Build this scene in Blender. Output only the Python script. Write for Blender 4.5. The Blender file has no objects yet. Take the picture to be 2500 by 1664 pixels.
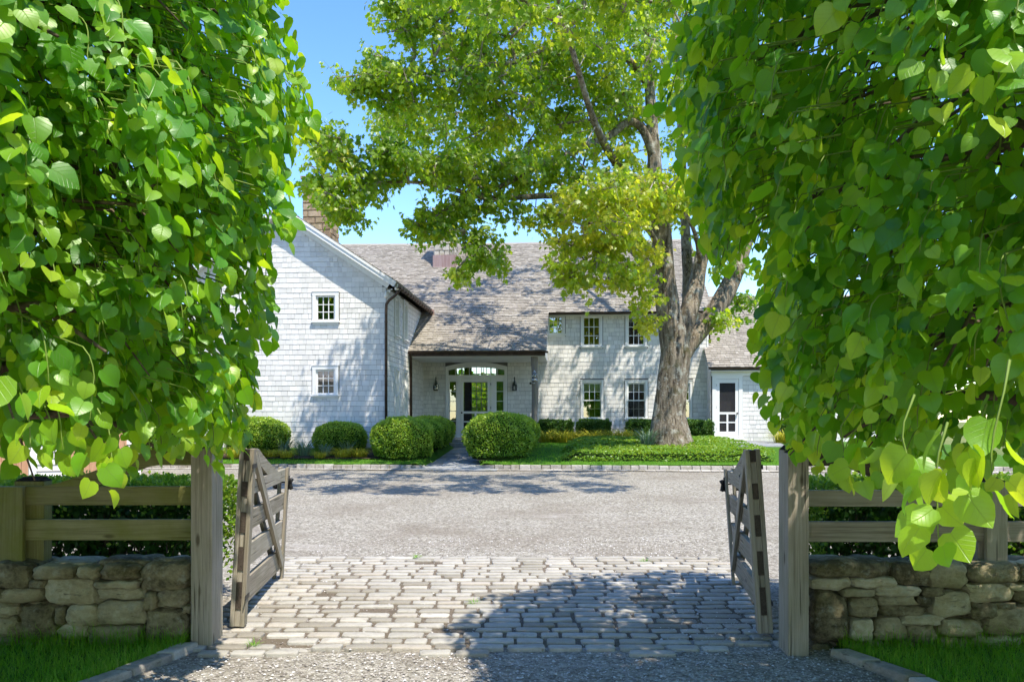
import bpy, math, random
import numpy as np
from mathutils import Vector, Matrix, noise as mnoise
random.seed(7); RNG = np.random.default_rng(11)
SC = bpy.context.scene
COL = SC.collection
R = math.radians
# ------------------------------------------------------------------ camera constants (photo pixels 2500x1664)
F, CX, CY, CZ = 2140.0, 1250.0, 1028.0, 1.7
K = 2500/2356                                   # notes were taken on a 2356 px wide view
SUN_EL, SUN_AZ = R(62), R(56)                   # azimuth: from +X towards the viewer (-Y)
SUN = Vector((math.cos(SUN_EL)*math.cos(SUN_AZ), -math.cos(SUN_EL)*math.sin(SUN_AZ), math.sin(SUN_EL)))

def W(px, py, d):                                # a point of the photo at depth d (metres), in world space
    return Vector(((px*K-CX)/F*d, d, CZ+(CY-py*K)/F*d))
HA = R(4); HC, HS = math.cos(HA), math.sin(HA); HO = (-1.31, 32.0)
def HL(lx, ly):                                  # house-local to world
    return (HO[0]+lx*HC+ly*HS, HO[1]-lx*HS+ly*HC)
def G(y):                                        # height of the drive
    return 0.028*min(max(y-6.58, 0), 16.02)
def ZL(ly):                                      # height of the lawn in front of the house
    return float(np.interp(ly, [-9.3, -6.4, -4, 12], [.57, .92, 1.0, 1.0]))
def lerp(a, b, t): return a+(b-a)*t

# ------------------------------------------------------------------ tagging
def tag(o, label=None, cat=None, group=None, kind=None):
    if label: o['label'] = label
    if cat: o['category'] = cat
    if group: o['group'] = group
    if kind: o['kind'] = kind
    return o
def thing(name, label, cat, loc=(0,0,0), rz=0, group=None):
    o = bpy.data.objects.new(name, None); COL.objects.link(o)
    o.location = loc; o.rotation_euler = (0, 0, rz); o.empty_display_size = .2
    return tag(o, label, cat, group)
def dup(root, loc, rz=0, scale=None, label=None):
    r = root.copy(); COL.objects.link(r); r.location = loc; r.rotation_euler = (0, 0, rz)
    if scale: r.scale = scale
    if label: r['label'] = label
    for ch in list(root.children):
        c = ch.copy(); COL.objects.link(c); c.parent = r
        for g in ch.children:
            d = g.copy(); COL.objects.link(d); d.parent = c
    return r

# ------------------------------------------------------------------ mesh builder
class MB:
    def __init__(s): s.v = []; s.f = []; s.c = []; s.g = []; s.mi = []
    def add(s, vs, fs, c=None, g=None, mi=0):
        n = len(s.v); c = random.random() if c is None else c
        s.v += [tuple(v) for v in vs]; s.c += [c]*len(vs)
        s.g += g if g else [tuple(v) for v in vs]
        for f in fs: s.f.append([i+n for i in f]); s.mi.append(mi)
    def box(s, x0, x1, y0, y1, z0, z1, c=None, axis=None, mi=0, bev=0):
        vs = [(x, y, z) for x in (x0, x1) for y in (y0, y1) for z in (z0, z1)]
        s.hexa(vs, c, axis if axis is not None else int(np.argmax([x1-x0, y1-y0, z1-z0])), mi)
    def hexa(s, vs, c=None, axis=0, mi=0):
        # vs ordered x,y,z nested; grain coordinates run along axis
        fs = [(0,1,3,2), (4,6,7,5), (0,4,5,1), (2,3,7,6), (0,2,6,4), (1,5,7,3)]
        c = random.random() if c is None else c
        o = (random.random()*20, random.random()*20, random.random()*20)
        g = []
        for v in vs:
            w = (v[axis]+o[0], v[(axis+1) % 3]+o[1], v[(axis+2) % 3]+o[2]); g.append(w)
        s.add(vs, fs, c, g, mi)
    def beam(s, a, b, wy, wz, up=(0,0,1), c=None, mi=0, taper=1.0):
        a = Vector(a); b = Vector(b); d = (b-a); L = d.length; d.normalize()
        u = Vector(up); side = d.cross(u).normalized(); u = side.cross(d).normalized()
        o = (random.random()*20, random.random()*20, random.random()*20)
        vs = []; g = []
        for t, p in ((0, a), (1, b)):
            k = 1 if t == 0 else taper
            for y in (-wy/2, wy/2):
                for z in (-wz/2, wz/2):
                    vs.append(p+side*y*k+u*z*k); g.append((t*L+o[0], y+o[1], z+o[2]))
        s.add(vs, [(0,1,3,2), (4,6,7,5), (0,4,5,1), (2,3,7,6), (0,2,6,4), (1,5,7,3)], c, g, mi)
    def tube(s, pts, rad, n=8, c=None, cap=True, mi=0, fn=None):
        pts = [Vector(p) for p in pts]; m = len(pts)
        vs = []; g = []; L = 0
        d0 = (pts[1]-pts[0]).normalized()
        u = d0.orthogonal().normalized()
        for i, p in enumerate(pts):
            d = (pts[min(i+1, m-1)]-pts[max(i-1, 0)]).normalized()
            u = (u-d*u.dot(d)).normalized(); w = d.cross(u)
            if i: L += (p-pts[i-1]).length
            r = rad[i] if hasattr(rad, '__len__') else rad
            for k in range(n):
                a = 2*math.pi*k/n
                rr = r*(fn(a, L, i) if fn else 1)
                vs.append(p+u*math.cos(a)*rr+w*math.sin(a)*rr); g.append((L, math.cos(a)*r, math.sin(a)*r))
        fs = [(i*n+k, i*n+(k+1) % n, (i+1)*n+(k+1) % n, (i+1)*n+k) for i in range(m-1) for k in range(n)]
        if cap: fs += [tuple(range(n))[::-1], tuple((m-1)*n+k for k in range(n))]
        s.add(vs, fs, c, g, mi)
    def lathe(s, prof, cx=0, cy=0, n=14, c=None, mi=0):
        vs = []; fs = []; m = len(prof)
        for r, z in prof:
            for k in range(n):
                a = 2*math.pi*k/n; vs.append((cx+r*math.cos(a), cy+r*math.sin(a), z))
        fs = [(i*n+k, i*n+(k+1) % n, (i+1)*n+(k+1) % n, (i+1)*n+k) for i in range(m-1) for k in range(n)]
        fs += [tuple(range(n))[::-1], tuple((m-1)*n+k for k in range(n))]
        s.add(vs, fs, c, None, mi)
    def build(s, name, mats, parent=None, smooth=False, bevel=0):
        me = bpy.data.meshes.new(name); me.from_pydata(s.v, [], s.f)
        if not isinstance(mats, (list, tuple)): mats = [mats]
        for m in mats: me.materials.append(m)
        a = me.attributes.new('rnd', 'FLOAT', 'POINT'); a.data.foreach_set('value', s.c)
        a = me.attributes.new('gc', 'FLOAT_VECTOR', 'POINT'); a.data.foreach_set('vector', [q for w in s.g for q in w])
        me.polygons.foreach_set('material_index', s.mi)
        if smooth: me.polygons.foreach_set('use_smooth', [True]*len(me.polygons))
        me.update()
        o = bpy.data.objects.new(name, me); COL.objects.link(o)
        if parent: o.parent = parent
        if bevel:
            b = o.modifiers.new('bevel', 'BEVEL'); b.width = bevel; b.segments = 2; b.limit_method = 'ANGLE'; b.angle_limit = R(40)
        return o

def np_mesh(name, V, faces_sizes, loops, mats, parent=None, rnd=None, uv=None, smooth=True, mi=None):
    me = bpy.data.meshes.new(name)
    me.vertices.add(len(V)); me.vertices.foreach_set('co', np.ascontiguousarray(V, dtype=np.float32).ravel())
    me.loops.add(len(loops)); me.loops.foreach_set('vertex_index', loops.astype(np.int32))
    me.polygons.add(len(faces_sizes))
    st = np.zeros(len(faces_sizes), np.int32); st[1:] = np.cumsum(faces_sizes)[:-1]
    me.polygons.foreach_set('loop_start', st)
    try: me.polygons.foreach_set('loop_total', faces_sizes.astype(np.int32))
    except Exception: pass
    if not isinstance(mats, (list, tuple)): mats = [mats]
    for m in mats: me.materials.append(m)
    if smooth: me.polygons.foreach_set('use_smooth', np.ones(len(faces_sizes), bool))
    if mi is not None: me.polygons.foreach_set('material_index', mi.astype(np.int32))
    if rnd is not None:
        a = me.attributes.new('rnd', 'FLOAT', 'POINT'); a.data.foreach_set('value', rnd.astype(np.float32))
    if uv is not None:
        a = me.attributes.new('luv', 'FLOAT_VECTOR', 'POINT'); a.data.foreach_set('vector', uv.astype(np.float32).ravel())
    me.update(calc_edges=True); me.validate()
    o = bpy.data.objects.new(name, me); COL.objects.link(o)
    if parent: o.parent = parent
    return o
def norm(a): return a/np.maximum(np.linalg.norm(a, axis=-1, keepdims=True), 1e-9)
def leaf_arrays(P, D, N, size, tmpl, faces, rnd):
    """P base points, D tip directions, N normals -> vertex array etc."""
    D = norm(D); N = norm(N-D*np.sum(N*D, 1, keepdims=True)); S = np.cross(D, N)
    T = np.asarray(tmpl, float)
    if T.ndim == 2: T = np.broadcast_to(T, (len(P),)+T.shape)
    sz = size[:, None, None]
    V = P[:, None, :]+sz*(T[:, :, 0:1]*S[:, None, :]+T[:, :, 1:2]*D[:, None, :]+T[:, :, 2:3]*N[:, None, :])
    m = T.shape[1]; n = len(P)
    fl = np.concatenate([np.array(f) for f in faces]); fs = np.array([len(f) for f in faces])
    loops = (fl[None, :]+(np.arange(n)*m)[:, None]).ravel(); sizes = np.tile(fs, n)
    return V.reshape(-1, 3), sizes, loops, np.repeat(rnd, m), T.reshape(-1, 3)
def merge(parts):
    off = 0; Vs = []; Ss = []; Ls = []; Rs = []; Us = []
    for V, s, l, r, u in parts:
        Vs.append(V); Ss.append(s); Ls.append(l+off); Rs.append(r); Us.append(u); off += len(V)
    return np.concatenate(Vs), np.concatenate(Ss), np.concatenate(Ls), np.concatenate(Rs), np.concatenate(Us)

# ------------------------------------------------------------------ materials
class MT:
    def __init__(s, name, rough=.7, spec=.3):
        s.m = bpy.data.materials.new(name); s.m.use_nodes = True; s.nt = s.m.node_tree
        s.b = s.nt.nodes['Principled BSDF']; s.b.inputs['Roughness'].default_value = rough
        s.b.inputs['Specular IOR Level'].default_value = spec
        s.out = s.nt.nodes['Material Output']
    def n(s, t, **kw):
        x = s.nt.nodes.new('ShaderNode'+t)
        for k, v in kw.items():
            if k.startswith('_'): setattr(x, k[1:], v)
            else:
                key = k.replace('__', ' ')
                s.put(x.inputs[key] if not key.isdigit() else x.inputs[int(key)], v)
        return x
    def put(s, sock, v):
        if isinstance(v, bpy.types.NodeSocket): s.nt.links.new(v, sock)
        elif isinstance(v, bpy.types.Node): s.nt.links.new(v.outputs[0], sock)
        else: sock.default_value = (*v, 1) if isinstance(v, tuple) and len(v) == 3 and sock.type == 'RGBA' else v
    def attr(s, name): return s.n('Attribute', _attribute_name=name)
    def rnd(s): return s.attr('rnd').outputs['Fac']
    def obj(s): return s.n('TexCoord').outputs['Object']
    def noise(s, vec, scale, detail=4, rough=.55, dist=0):
        return s.n('TexNoise', Vector=vec, Scale=scale, Detail=detail, Roughness=rough, Distortion=dist)
    def mapp(s, vec, sc=(1,1,1), loc=(0,0,0)): return s.n('Mapping', Vector=vec, Scale=sc, Location=loc).outputs[0]
    def ramp(s, fac, stops):
        x = s.n('ValToRGB', Fac=fac); e = x.color_ramp.elements
        while len(e) < len(stops): e.new(.5)
        for k, (p, c) in enumerate(stops):
            e[k].position = p; e[k].color = (*c, 1) if len(c) == 3 else c
        return x.outputs[0]
    def mix(s, fac, a, b, blend='MIX'):
        x = s.nt.nodes.new('ShaderNodeMix'); x.data_type = 'RGBA'; x.blend_type = blend
        s.put(x.inputs[0], fac); s.put(x.inputs[6], a); s.put(x.inputs[7], b); return x.outputs[2]
    def math(s, op, a, b=0.0, clamp=False):
        x = s.n('Math', _operation=op); x.use_clamp = clamp; s.put(x.inputs[0], a); s.put(x.inputs[1], b); return x.outputs[0]
    def mr(s, v, a, b, c, d):
        x = s.n('MapRange'); s.put(x.inputs[0], v)
        for i, q in enumerate((a, b, c, d)): x.inputs[i+1].default_value = q
        return x.outputs[0]
    def col(s, c): s.put(s.b.inputs['Base Color'], c); return s
    def bump(s, h, strength=.5, dist=.01):
        x = s.n('Bump', Height=h, Strength=strength, Distance=dist); s.nt.links.new(x.outputs[0], s.b.inputs['Normal']); return x
M = {}
def hsv(mt, colr, h=.5, s=1.0, v=1.0):
    return mt.n('HueSaturation', Hue=h, Saturation=s, Value=v, Color=colr).outputs[0]

def make_materials():
    # painted cedar shingles
    m = MT('painted_shingle', .55, .3); o = m.obj()
    c = m.ramp(m.rnd(), [(0, (.62,.605,.57)), (.5, (.70,.685,.645)), (1, (.77,.755,.715))])
    n1 = m.noise(o, 2.2, 5); c = m.mix(m.mr(n1.outputs[0], .45, .8, 0, .35), c, (.52,.52,.49))
    st = m.noise(m.mapp(o, (60, 60, 3)), 1, 3); m.col(c); m.bump(st.outputs[0], .35, .004); M['shingle'] = m.m
    # white trim paint
    m = MT('white_trim_paint', .4, .4); n1 = m.noise(m.obj(), 5, 4)
    m.col(m.mix(m.mr(n1.outputs[0], .4, .8, 0, .3), (.76,.765,.75), (.64,.64,.61))); M['trim'] = m.m
    # weathered cedar roof
    m = MT('cedar_roof_shingle', .85, .2); o = m.obj()
    c = m.ramp(m.rnd(), [(0, (.26,.235,.195)), (.35, (.33,.302,.255)), (.7, (.365,.335,.285)), (1, (.42,.39,.34))])
    n1 = m.noise(o, .7, 4); c = m.mix(m.mr(n1.outputs[0], .4, .75, 0, .4), c, (.27,.24,.215))
    st = m.noise(m.mapp(o, (45, 6, 6)), 1, 4); c = m.mix(m.mr(st.outputs[0], .35, .7, 0, .3), c, (.20,.17,.15))
    m.col(c); m.bump(st.outputs[0], .5, .006); M['roof'] = m.m
    # weathered timber: grain along gc.x
    def wood(name, stops, moss=0.0, mossc=(.10,.115,.02), gy=14, rough=.8, bs=.6):
        m = MT(name, rough, .2); g = m.attr('gc').outputs['Vector']; r = m.rnd()
        gr = m.noise(m.mapp(g, (.9, gy*2.2, gy*2.2)), 1.6, 8, .68, .7)
        fine = m.noise(m.mapp(g, (5, 190, 190)), 1, 4, .6)
        f = m.math('ADD', m.math('MULTIPLY', gr.outputs[0], .75), m.math('MULTIPLY', fine.outputs[0], .3))
        f = m.math('ADD', f, m.math('MULTIPLY', m.math('SUBTRACT', r, .5), .14))
        c = m.ramp(f, stops)
        chk = m.noise(m.mapp(g, (1.3, 42, 42)), 1, 2, .4)                      # drying checks
        c = m.mix(m.mr(chk.outputs[0], .665, .70, 0, .75), c, (.035,.028,.022))
        kn = m.n('TexVoronoi', Vector=m.mapp(g, (2.1, 6.5, 6.5)), Scale=1.0)
        c = m.mix(m.mr(kn.outputs['Distance'], .06, .13, .8, 0), c, (.06,.042,.028))
        if moss:
            mo = m.noise(g, 2.3, 5, .6); c = m.mix(m.mr(mo.outputs[0], .38, .66, 0, moss), c, mossc)
        m.col(c); m.bump(m.math('SUBTRACT', f, m.mr(chk.outputs[0], .64, .7, 0, .5)), bs, .007); M[name] = m.m
    wood('weathered_timber', [(.2, (.10,.08,.058)), (.42, (.23,.195,.15)), (.58, (.35,.31,.25)), (.85, (.47,.43,.365))], .22)
    wood('mossy_timber', [(.2, (.08,.07,.035)), (.45, (.20,.18,.09)), (.62, (.29,.27,.14)), (.9, (.38,.36,.22))], .85, (.17,.175,.03))
    wood('dark_timber', [(.2, (.03,.024,.018)), (.5, (.075,.058,.044)), (.8, (.14,.115,.09))])
    wood('cedar_board', [(.2, (.26,.13,.07)), (.5, (.42,.235,.135)), (.8, (.55,.34,.21))], 0, rough=.55)
    wood('grey_post_timber', [(.2, (.10,.085,.07)), (.5, (.22,.19,.16)), (.8, (.36,.32,.28))])
    # rotten black post tops
    m = MT('rotten_wood', .95, .1); n1 = m.noise(m.obj(), 30, 5); m.col(m.ramp(n1.outputs[0], [(.3, (.006,.005,.004)), (.7, (.05,.04,.03))])); m.bump(n1.outputs[0], 1, .02); M['rotten'] = m.m
    # field stone
    def stone(name, stops, lich=.4):
        m = MT(name, .85, .25); o = m.obj(); r = m.rnd()
        off = m.n('CombineXYZ', X=m.math('MULTIPLY', r, 37), Y=m.math('MULTIPLY', r, 91)).outputs[0]
        v = m.n('VectorMath', _operation='ADD'); m.put(v.inputs[0], o); m.put(v.inputs[1], off); v = v.outputs[0]
        n1 = m.noise(v, 5, 8, .65, .4); n2 = m.noise(v, 30, 6, .72); n3 = m.noise(m.mapp(v, (4, 4, 26)), 1, 4)
        f = m.math('ADD', m.math('MULTIPLY', n1.outputs[0], .55), m.math('MULTIPLY', n2.outputs[0], .3))
        f = m.math('ADD', f, m.math('MULTIPLY', n3.outputs[0], .15)); f = m.math('ADD', f, m.math('MULTIPLY', m.math('SUBTRACT', r, .5), .28))
        c = m.ramp(f, stops)
        l = m.noise(v, 11, 5, .7); c = m.mix(m.mr(l.outputs[0], .56, .68, 0, lich), c, (.36,.37,.30))
        l2 = m.noise(v, 3.1, 4, .6); c = m.mix(m.mr(l2.outputs[0], .5, .75, 0, .6), c, (.19,.165,.055))
        cr = m.noise(m.mapp(v, (3, 3, 14)), 2.2, 5, .6, .5); c = m.mix(m.mr(cr.outputs[0], .62, .68, 0, .6), c, (.05,.042,.03))
        m.col(c); m.bump(f, 1.0, .04); M[name] = m.m
    stone('field_stone', [(.32, (.07,.058,.03)), (.44, (.23,.195,.115)), (.58, (.38,.335,.21)), (.72, (.54,.49,.36))], .5)
    stone('granite', [(.28, (.20,.18,.15)), (.5, (.40,.37,.325)), (.75, (.54,.51,.46))], .25)
    stone('chimney_stone', [(.3, (.16,.11,.07)), (.5, (.34,.25,.165)), (.75, (.48,.38,.27))], .15)
    stone('bluestone', [(.3, (.16,.17,.18)), (.5, (.26,.27,.28)), (.75, (.37,.38,.38))], .2)
    # cobbles
    m = MT('cobble', .8, .25); o = m.obj(); r = m.rnd()
    c = m.ramp(r, [(0, (.25,.225,.18)), (.35, (.36,.34,.295)), (.6, (.42,.40,.355)), (.8, (.39,.352,.295)), (1, (.50,.475,.42))])
    n1 = m.noise(o, 14, 6, .65); n2 = m.noise(o, 90, 4, .7)
    c = m.mix(m.mr(n1.outputs[0], .45, .72, 0, .6), c, (.24,.215,.185)); c = m.mix(m.mr(n2.outputs[0], .55, .75, 0, .5), c, (.55,.53,.5))
    m.col(c); m.bump(m.math('ADD', n1.outputs[0], n2.outputs[0]), .5, .012); M['cobble'] = m.m
    # gravel sheet
    m = MT('gravel', .9, .2); o = m.obj()
    v1 = m.n('TexVoronoi', Vector=o, Scale=62.0, Randomness=1.0); v2 = m.n('TexVoronoi', Vector=o, Scale=27.0)
    sep = m.n('SeparateColor', Color=v1.outputs['Color']).outputs[0]
    c = m.ramp(sep, [(0, (.05,.042,.03)), (.25, (.18,.162,.128)), (.6, (.30,.276,.23)), (.85, (.42,.395,.345)), (1, (.64,.61,.545))])
    sep2 = m.n('SeparateColor', Color=v2.outputs['Color']).outputs[1]
    c = m.mix(.45, c, m.ramp(sep2, [(0, (.09,.078,.058)), (.5, (.28,.255,.205)), (1, (.50,.47,.41))]))
    big = m.noise(o, .55, 6, .65); c = m.mix(m.mr(big.outputs[0], .45, .66, 0, .6), c, (.18,.15,.115))
    rut = m.noise(m.mapp(o, (.35, 1.1, 1)), 1.1, 6, .7, .8); c = m.mix(m.mr(rut.outputs[0], .56, .66, 0, .4), c, (.46,.43,.39))
    med = m.noise(m.mapp(o, (1, 2.2, 1)), 3.2, 5, .7); c = m.mix(m.mr(med.outputs[0], .55, .75, 0, .5), c, (.22,.18,.145))
    m.col(c); m.bump(m.math('SUBTRACT', 1.0, m.math('ADD', v1.outputs['Distance'], v2.outputs['Distance'])), .8, .012); M['gravel'] = m.m
    m = MT('pebble', .8, .3); m.col(m.ramp(m.rnd(), [(0, (.15,.13,.11)), (.4, (.33,.30,.27)), (.75, (.46,.43,.4)), (1, (.66,.65,.63))])); M['pebble'] = m.m
    m = MT('joint_sand', .95, .1); n1 = m.noise(m.obj(), 60, 5, .7); n2 = m.noise(m.obj(), 3, 4)
    m.col(m.mix(m.mr(n2.outputs[0], .4, .7, 0, .5), m.ramp(n1.outputs[0], [(.3, (.07,.055,.04)), (.7, (.23,.19,.15))]), (.10,.085,.05))); m.bump(n1.outputs[0], .8, .01); M['joint_sand'] = m.m
    # earth
    m = MT('earth', .95, .1); n1 = m.noise(m.obj(), 9, 6, .7); m.col(m.ramp(n1.outputs[0], [(.3, (.035,.025,.018)), (.7, (.11,.08,.055))])); m.bump(n1.outputs[0], 1, .04); M['earth'] = m.m
    m = MT('turf', .9, .1); o = m.obj(); n1 = m.noise(o, .8, 5); n2 = m.noise(o, 30, 4)
    m.col(m.mix(n2.outputs[0], m.ramp(n1.outputs[0], [(.3, (.06,.15,.014)), (.7, (.095,.21,.02))]), (.045,.11,.01))); m.bump(n2.outputs[0], .8, .03); M['turf'] = m.m
    m = MT('far_meadow', .95, .1); o = m.obj(); n1 = m.noise(o, .05, 5)
    m.col(m.ramp(n1.outputs[0], [(.3, (.09,.13,.03)), (.7, (.19,.2,.06))])); M['meadow'] = m.m
    # leaves: diffuse + translucent + soft gloss
    def leaf(name, stops, trans, tmix=.45, rough=.38, gl=.06, veins=False):
        m = MT(name); nt = m.nt; nt.nodes.remove(m.b)
        r = m.rnd(); c = m.ramp(r, stops); tc = m.ramp(r, trans)
        if veins:
            uv = m.attr('luv').outputs['Vector']; x = m.n('SeparateXYZ', Vector=uv)
            ax = m.math('ABSOLUTE', x.outputs[0])
            ph = m.math('SUBTRACT', x.outputs[1], m.math('MULTIPLY', ax, .75))
            w = m.math('ABSOLUTE', m.math('SINE', m.math('MULTIPLY', ph, 17.0)))
            side = m.mr(w, 0, .22, 1, 0); rib = m.mr(ax, 0, .022, 1, 0)
            vn = m.math('MAXIMUM', m.math('MULTIPLY', side, .45), rib)
            c = m.mix(m.math('MULTIPLY', vn, .55), c, (.20,.33,.07)); tc = m.mix(m.math('MULTIPLY', vn, .3), tc, (.16,.26,.03))
            bp = m.n('Bump', Height=m.math('MULTIPLY', vn, -1.0), Strength=.35, Distance=.01).outputs[0]
        d = m.n('BsdfDiffuse', Color=c); t = m.n('BsdfTranslucent', Color=tc); g = m.n('BsdfGlossy', Color=(.9,.95,.9), Roughness=rough)
        if veins:
            for q in (d, g): nt.links.new(bp, q.inputs['Normal'])
        a = m.n('MixShader', **{'0': tmix}); nt.links.new(d.outputs[0], a.inputs[1]); nt.links.new(t.outputs[0], a.inputs[2])
        fr = m.math('POWER', m.n('LayerWeight', Blend=.5).outputs['Facing'], 3.0)
        b = m.n('MixShader', **{'0': m.math('ADD', m.math('MULTIPLY', fr, gl*1.6), gl*.5)}); nt.links.new(a.outputs[0], b.inputs[1]); nt.links.new(g.outputs[0], b.inputs[2])
        nt.links.new(b.outputs[0], m.out.inputs[0]); M[name] = m.m
    leaf('lime_leaf', [(0, (.026,.12,.008)), (.5, (.09,.29,.012)), (.85, (.24,.46,.018)), (1, (.38,.55,.03))], [(0, (.18,.50,.008)), (.5, (.44,.80,.012)), (1, (.78,.92,.03))], .54, .40, .065, True)
    leaf('maple_leaf', [(0, (.06,.15,.012)), (.5, (.15,.25,.016)), (.8, (.30,.38,.022)), (1, (.44,.42,.04))], [(0, (.28,.56,.015)), (.5, (.56,.76,.02)), (1, (.88,.86,.05))], .6, .4, .06)
    leaf('box_leaf', [(0, (.07,.17,.014)), (.5, (.20,.36,.03)), (1, (.44,.55,.07))], [(0, (.2,.42,.01)), (1, (.6,.74,.05))], .4, .35, .06)
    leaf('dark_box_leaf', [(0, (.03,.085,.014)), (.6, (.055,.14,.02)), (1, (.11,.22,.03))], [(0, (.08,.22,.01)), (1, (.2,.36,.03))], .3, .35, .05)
    leaf('ground_leaf', [(0, (.07,.18,.012)), (.5, (.15,.29,.022)), (1, (.30,.42,.045))], [(0, (.2,.42,.015)), (1, (.48,.6,.04))], .4, .4, .05)
    leaf('grass_blade', [(0, (.07,.22,.012)), (.5, (.13,.35,.022)), (.9, (.27,.46,.04)), (1, (.42,.42,.12))], [(0, (.17,.5,.01)), (1, (.42,.68,.03))], .45, .5, .03)
    leaf('gold_grass', [(0, (.30,.36,.02)), (.5, (.55,.53,.035)), (1, (.7,.62,.06))], [(0, (.3,.36,.02)), (1, (.6,.52,.05))], .4, .5, .04)
    leaf('iris_blade', [(0, (.09,.16,.09)), (1, (.22,.31,.21))], [(0, (.1,.22,.08)), (1, (.22,.34,.18))], .3, .4, .06)
    leaf('fern_blade', [(0, (.03,.09,.02)), (1, (.06,.15,.03))], [(0, (.06,.16,.02)), (1, (.1,.24,.03))], .3, .4, .05)
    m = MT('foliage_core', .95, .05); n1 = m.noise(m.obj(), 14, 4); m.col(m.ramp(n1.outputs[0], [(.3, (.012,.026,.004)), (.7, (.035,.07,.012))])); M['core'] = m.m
    # bark
    m = MT('maple_bark', .9, .15); o = m.obj(); g = m.attr('gc').outputs['Vector']
    n1 = m.noise(m.mapp(o, (9, 9, 1.3)), 1, 7, .7, .9); n2 = m.noise(o, 3.4, 6, .68); n3 = m.noise(o, 17, 5, .65)
    c = m.ramp(n1.outputs[0], [(.36, (.035,.027,.019)), (.47, (.17,.138,.098)), (.66, (.33,.28,.21))])
    c = m.mix(m.mr(n2.outputs[0], .54, .62, 0, .65), c, (.43,.43,.36)); c = m.mix(m.mr(n3.outputs[0], .6, .66, 0, .65), c, (.52,.52,.46))
    n4 = m.noise(o, 2.1, 5, .7); c = m.mix(m.mr(n4.outputs[0], .54, .66, 0, .75), c, (.06,.055,.015))
    m.col(c); m.bump(m.math('ADD', n1.outputs[0], m.math('MULTIPLY', n3.outputs[0], .3)), 1.0, .05); M['bark'] = m.m
    m = MT('maple_twig', .85, .15); n1 = m.noise(m.obj(), 6, 5, .65); m.col(m.ramp(n1.outputs[0], [(.35, (.14,.115,.09)), (.6, (.34,.31,.26))])); M['twig'] = m.m
    m = MT('lime_bark', .85, .15); n1 = m.noise(m.mapp(m.obj(), (20,20,4)), 1, 5); m.col(m.ramp(n1.outputs[0], [(.3, (.05,.04,.03)), (.7, (.17,.13,.09))])); M['lime_bark'] = m.m
    m = MT('green_shoot', .6, .3); m.col((.16,.24,.04)); M['shoot'] = m.m
    # metals, glass
    m = MT('bronze_gutter', .5, .4); n1 = m.noise(m.obj(), 6, 4); m.b.inputs['Metallic'].default_value = .5
    m.col(m.ramp(n1.outputs[0], [(.3, (.045,.03,.022)), (.7, (.11,.075,.055))])); M['bronze'] = m.m
    m = MT('copper_flashing', .45, .5); n1 = m.noise(m.mapp(m.obj(), (8,8,1)), 1, 4); m.b.inputs['Metallic'].default_value = .7
    m.col(m.ramp(n1.outputs[0], [(.3, (.36,.20,.16)), (.7, (.55,.38,.33))])); M['copper'] = m.m
    m = MT('black_iron', .5, .4); m.col((.014,.014,.015)); m.b.inputs['Metallic'].default_value = .3; M['iron'] = m.m
    m = MT('verdigris_lantern', .6, .3); m.col((.045,.06,.055)); m.b.inputs['Metallic'].default_value = .3; M['lantern'] = m.m
    m = MT('galvanised', .35, .5); m.col((.5,.52,.53)); m.b.inputs['Metallic'].default_value = .8; M['galv'] = m.m
    m = MT('white_bulb_glass', .25, .5); m.col((.72,.70,.64)); M['bulb'] = m.m
    def glass(name, tint, refl):
        m = MT(name); m.nt.nodes.remove(m.b)
        t = m.n('BsdfTransparent', Color=tint); g = m.n('BsdfGlossy', Color=(1,1,1), Roughness=.0)
        wv = m.noise(m.obj(), 2.6, 2); bp = m.n('Bump', Height=wv.outputs[0], Strength=.03, Distance=.02).outputs[0]; m.nt.links.new(bp, g.inputs['Normal'])
        fr = m.n('Fresnel', IOR=1.5).outputs[0]
        mx = m.n('MixShader', **{'0': m.math('MULTIPLY', fr, refl, True)}); m.nt.links.new(t.outputs[0], mx.inputs[1]); m.nt.links.new(g.outputs[0], mx.inputs[2])
        m.nt.links.new(mx.outputs[0], m.out.inputs[0]); M[name] = m.m
    glass('window_glass', (.8,.84,.82), 7); glass('lamp_glass', (.9,.93,.92), 2)
    m = MT('insect_screen'); m.nt.nodes.remove(m.b)
    t = m.n('BsdfTransparent', Color=(1,1,1)); d = m.n('BsdfDiffuse', Color=(.05,.05,.055))
    mx = m.n('MixShader', **{'0': .55}); m.nt.links.new(t.outputs[0], mx.inputs[1]); m.nt.links.new(d.outputs[0], mx.inputs[2]); m.nt.links.new(mx.outputs[0], m.out.inputs[0]); M['screen'] = m.m
    m = MT('shingle_backing', .9, .1); m.col((.17,.165,.155)); M['backing'] = m.m
    m = MT('curtain', .9, .1); m.col((.72,.72,.68)); M['curtain'] = m.m
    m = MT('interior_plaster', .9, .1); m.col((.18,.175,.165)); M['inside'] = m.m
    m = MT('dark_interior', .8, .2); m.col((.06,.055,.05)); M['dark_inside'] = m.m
    m = MT('terracotta', .8, .2); m.col((.3,.16,.1)); M['pot'] = m.m
make_materials()
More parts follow.
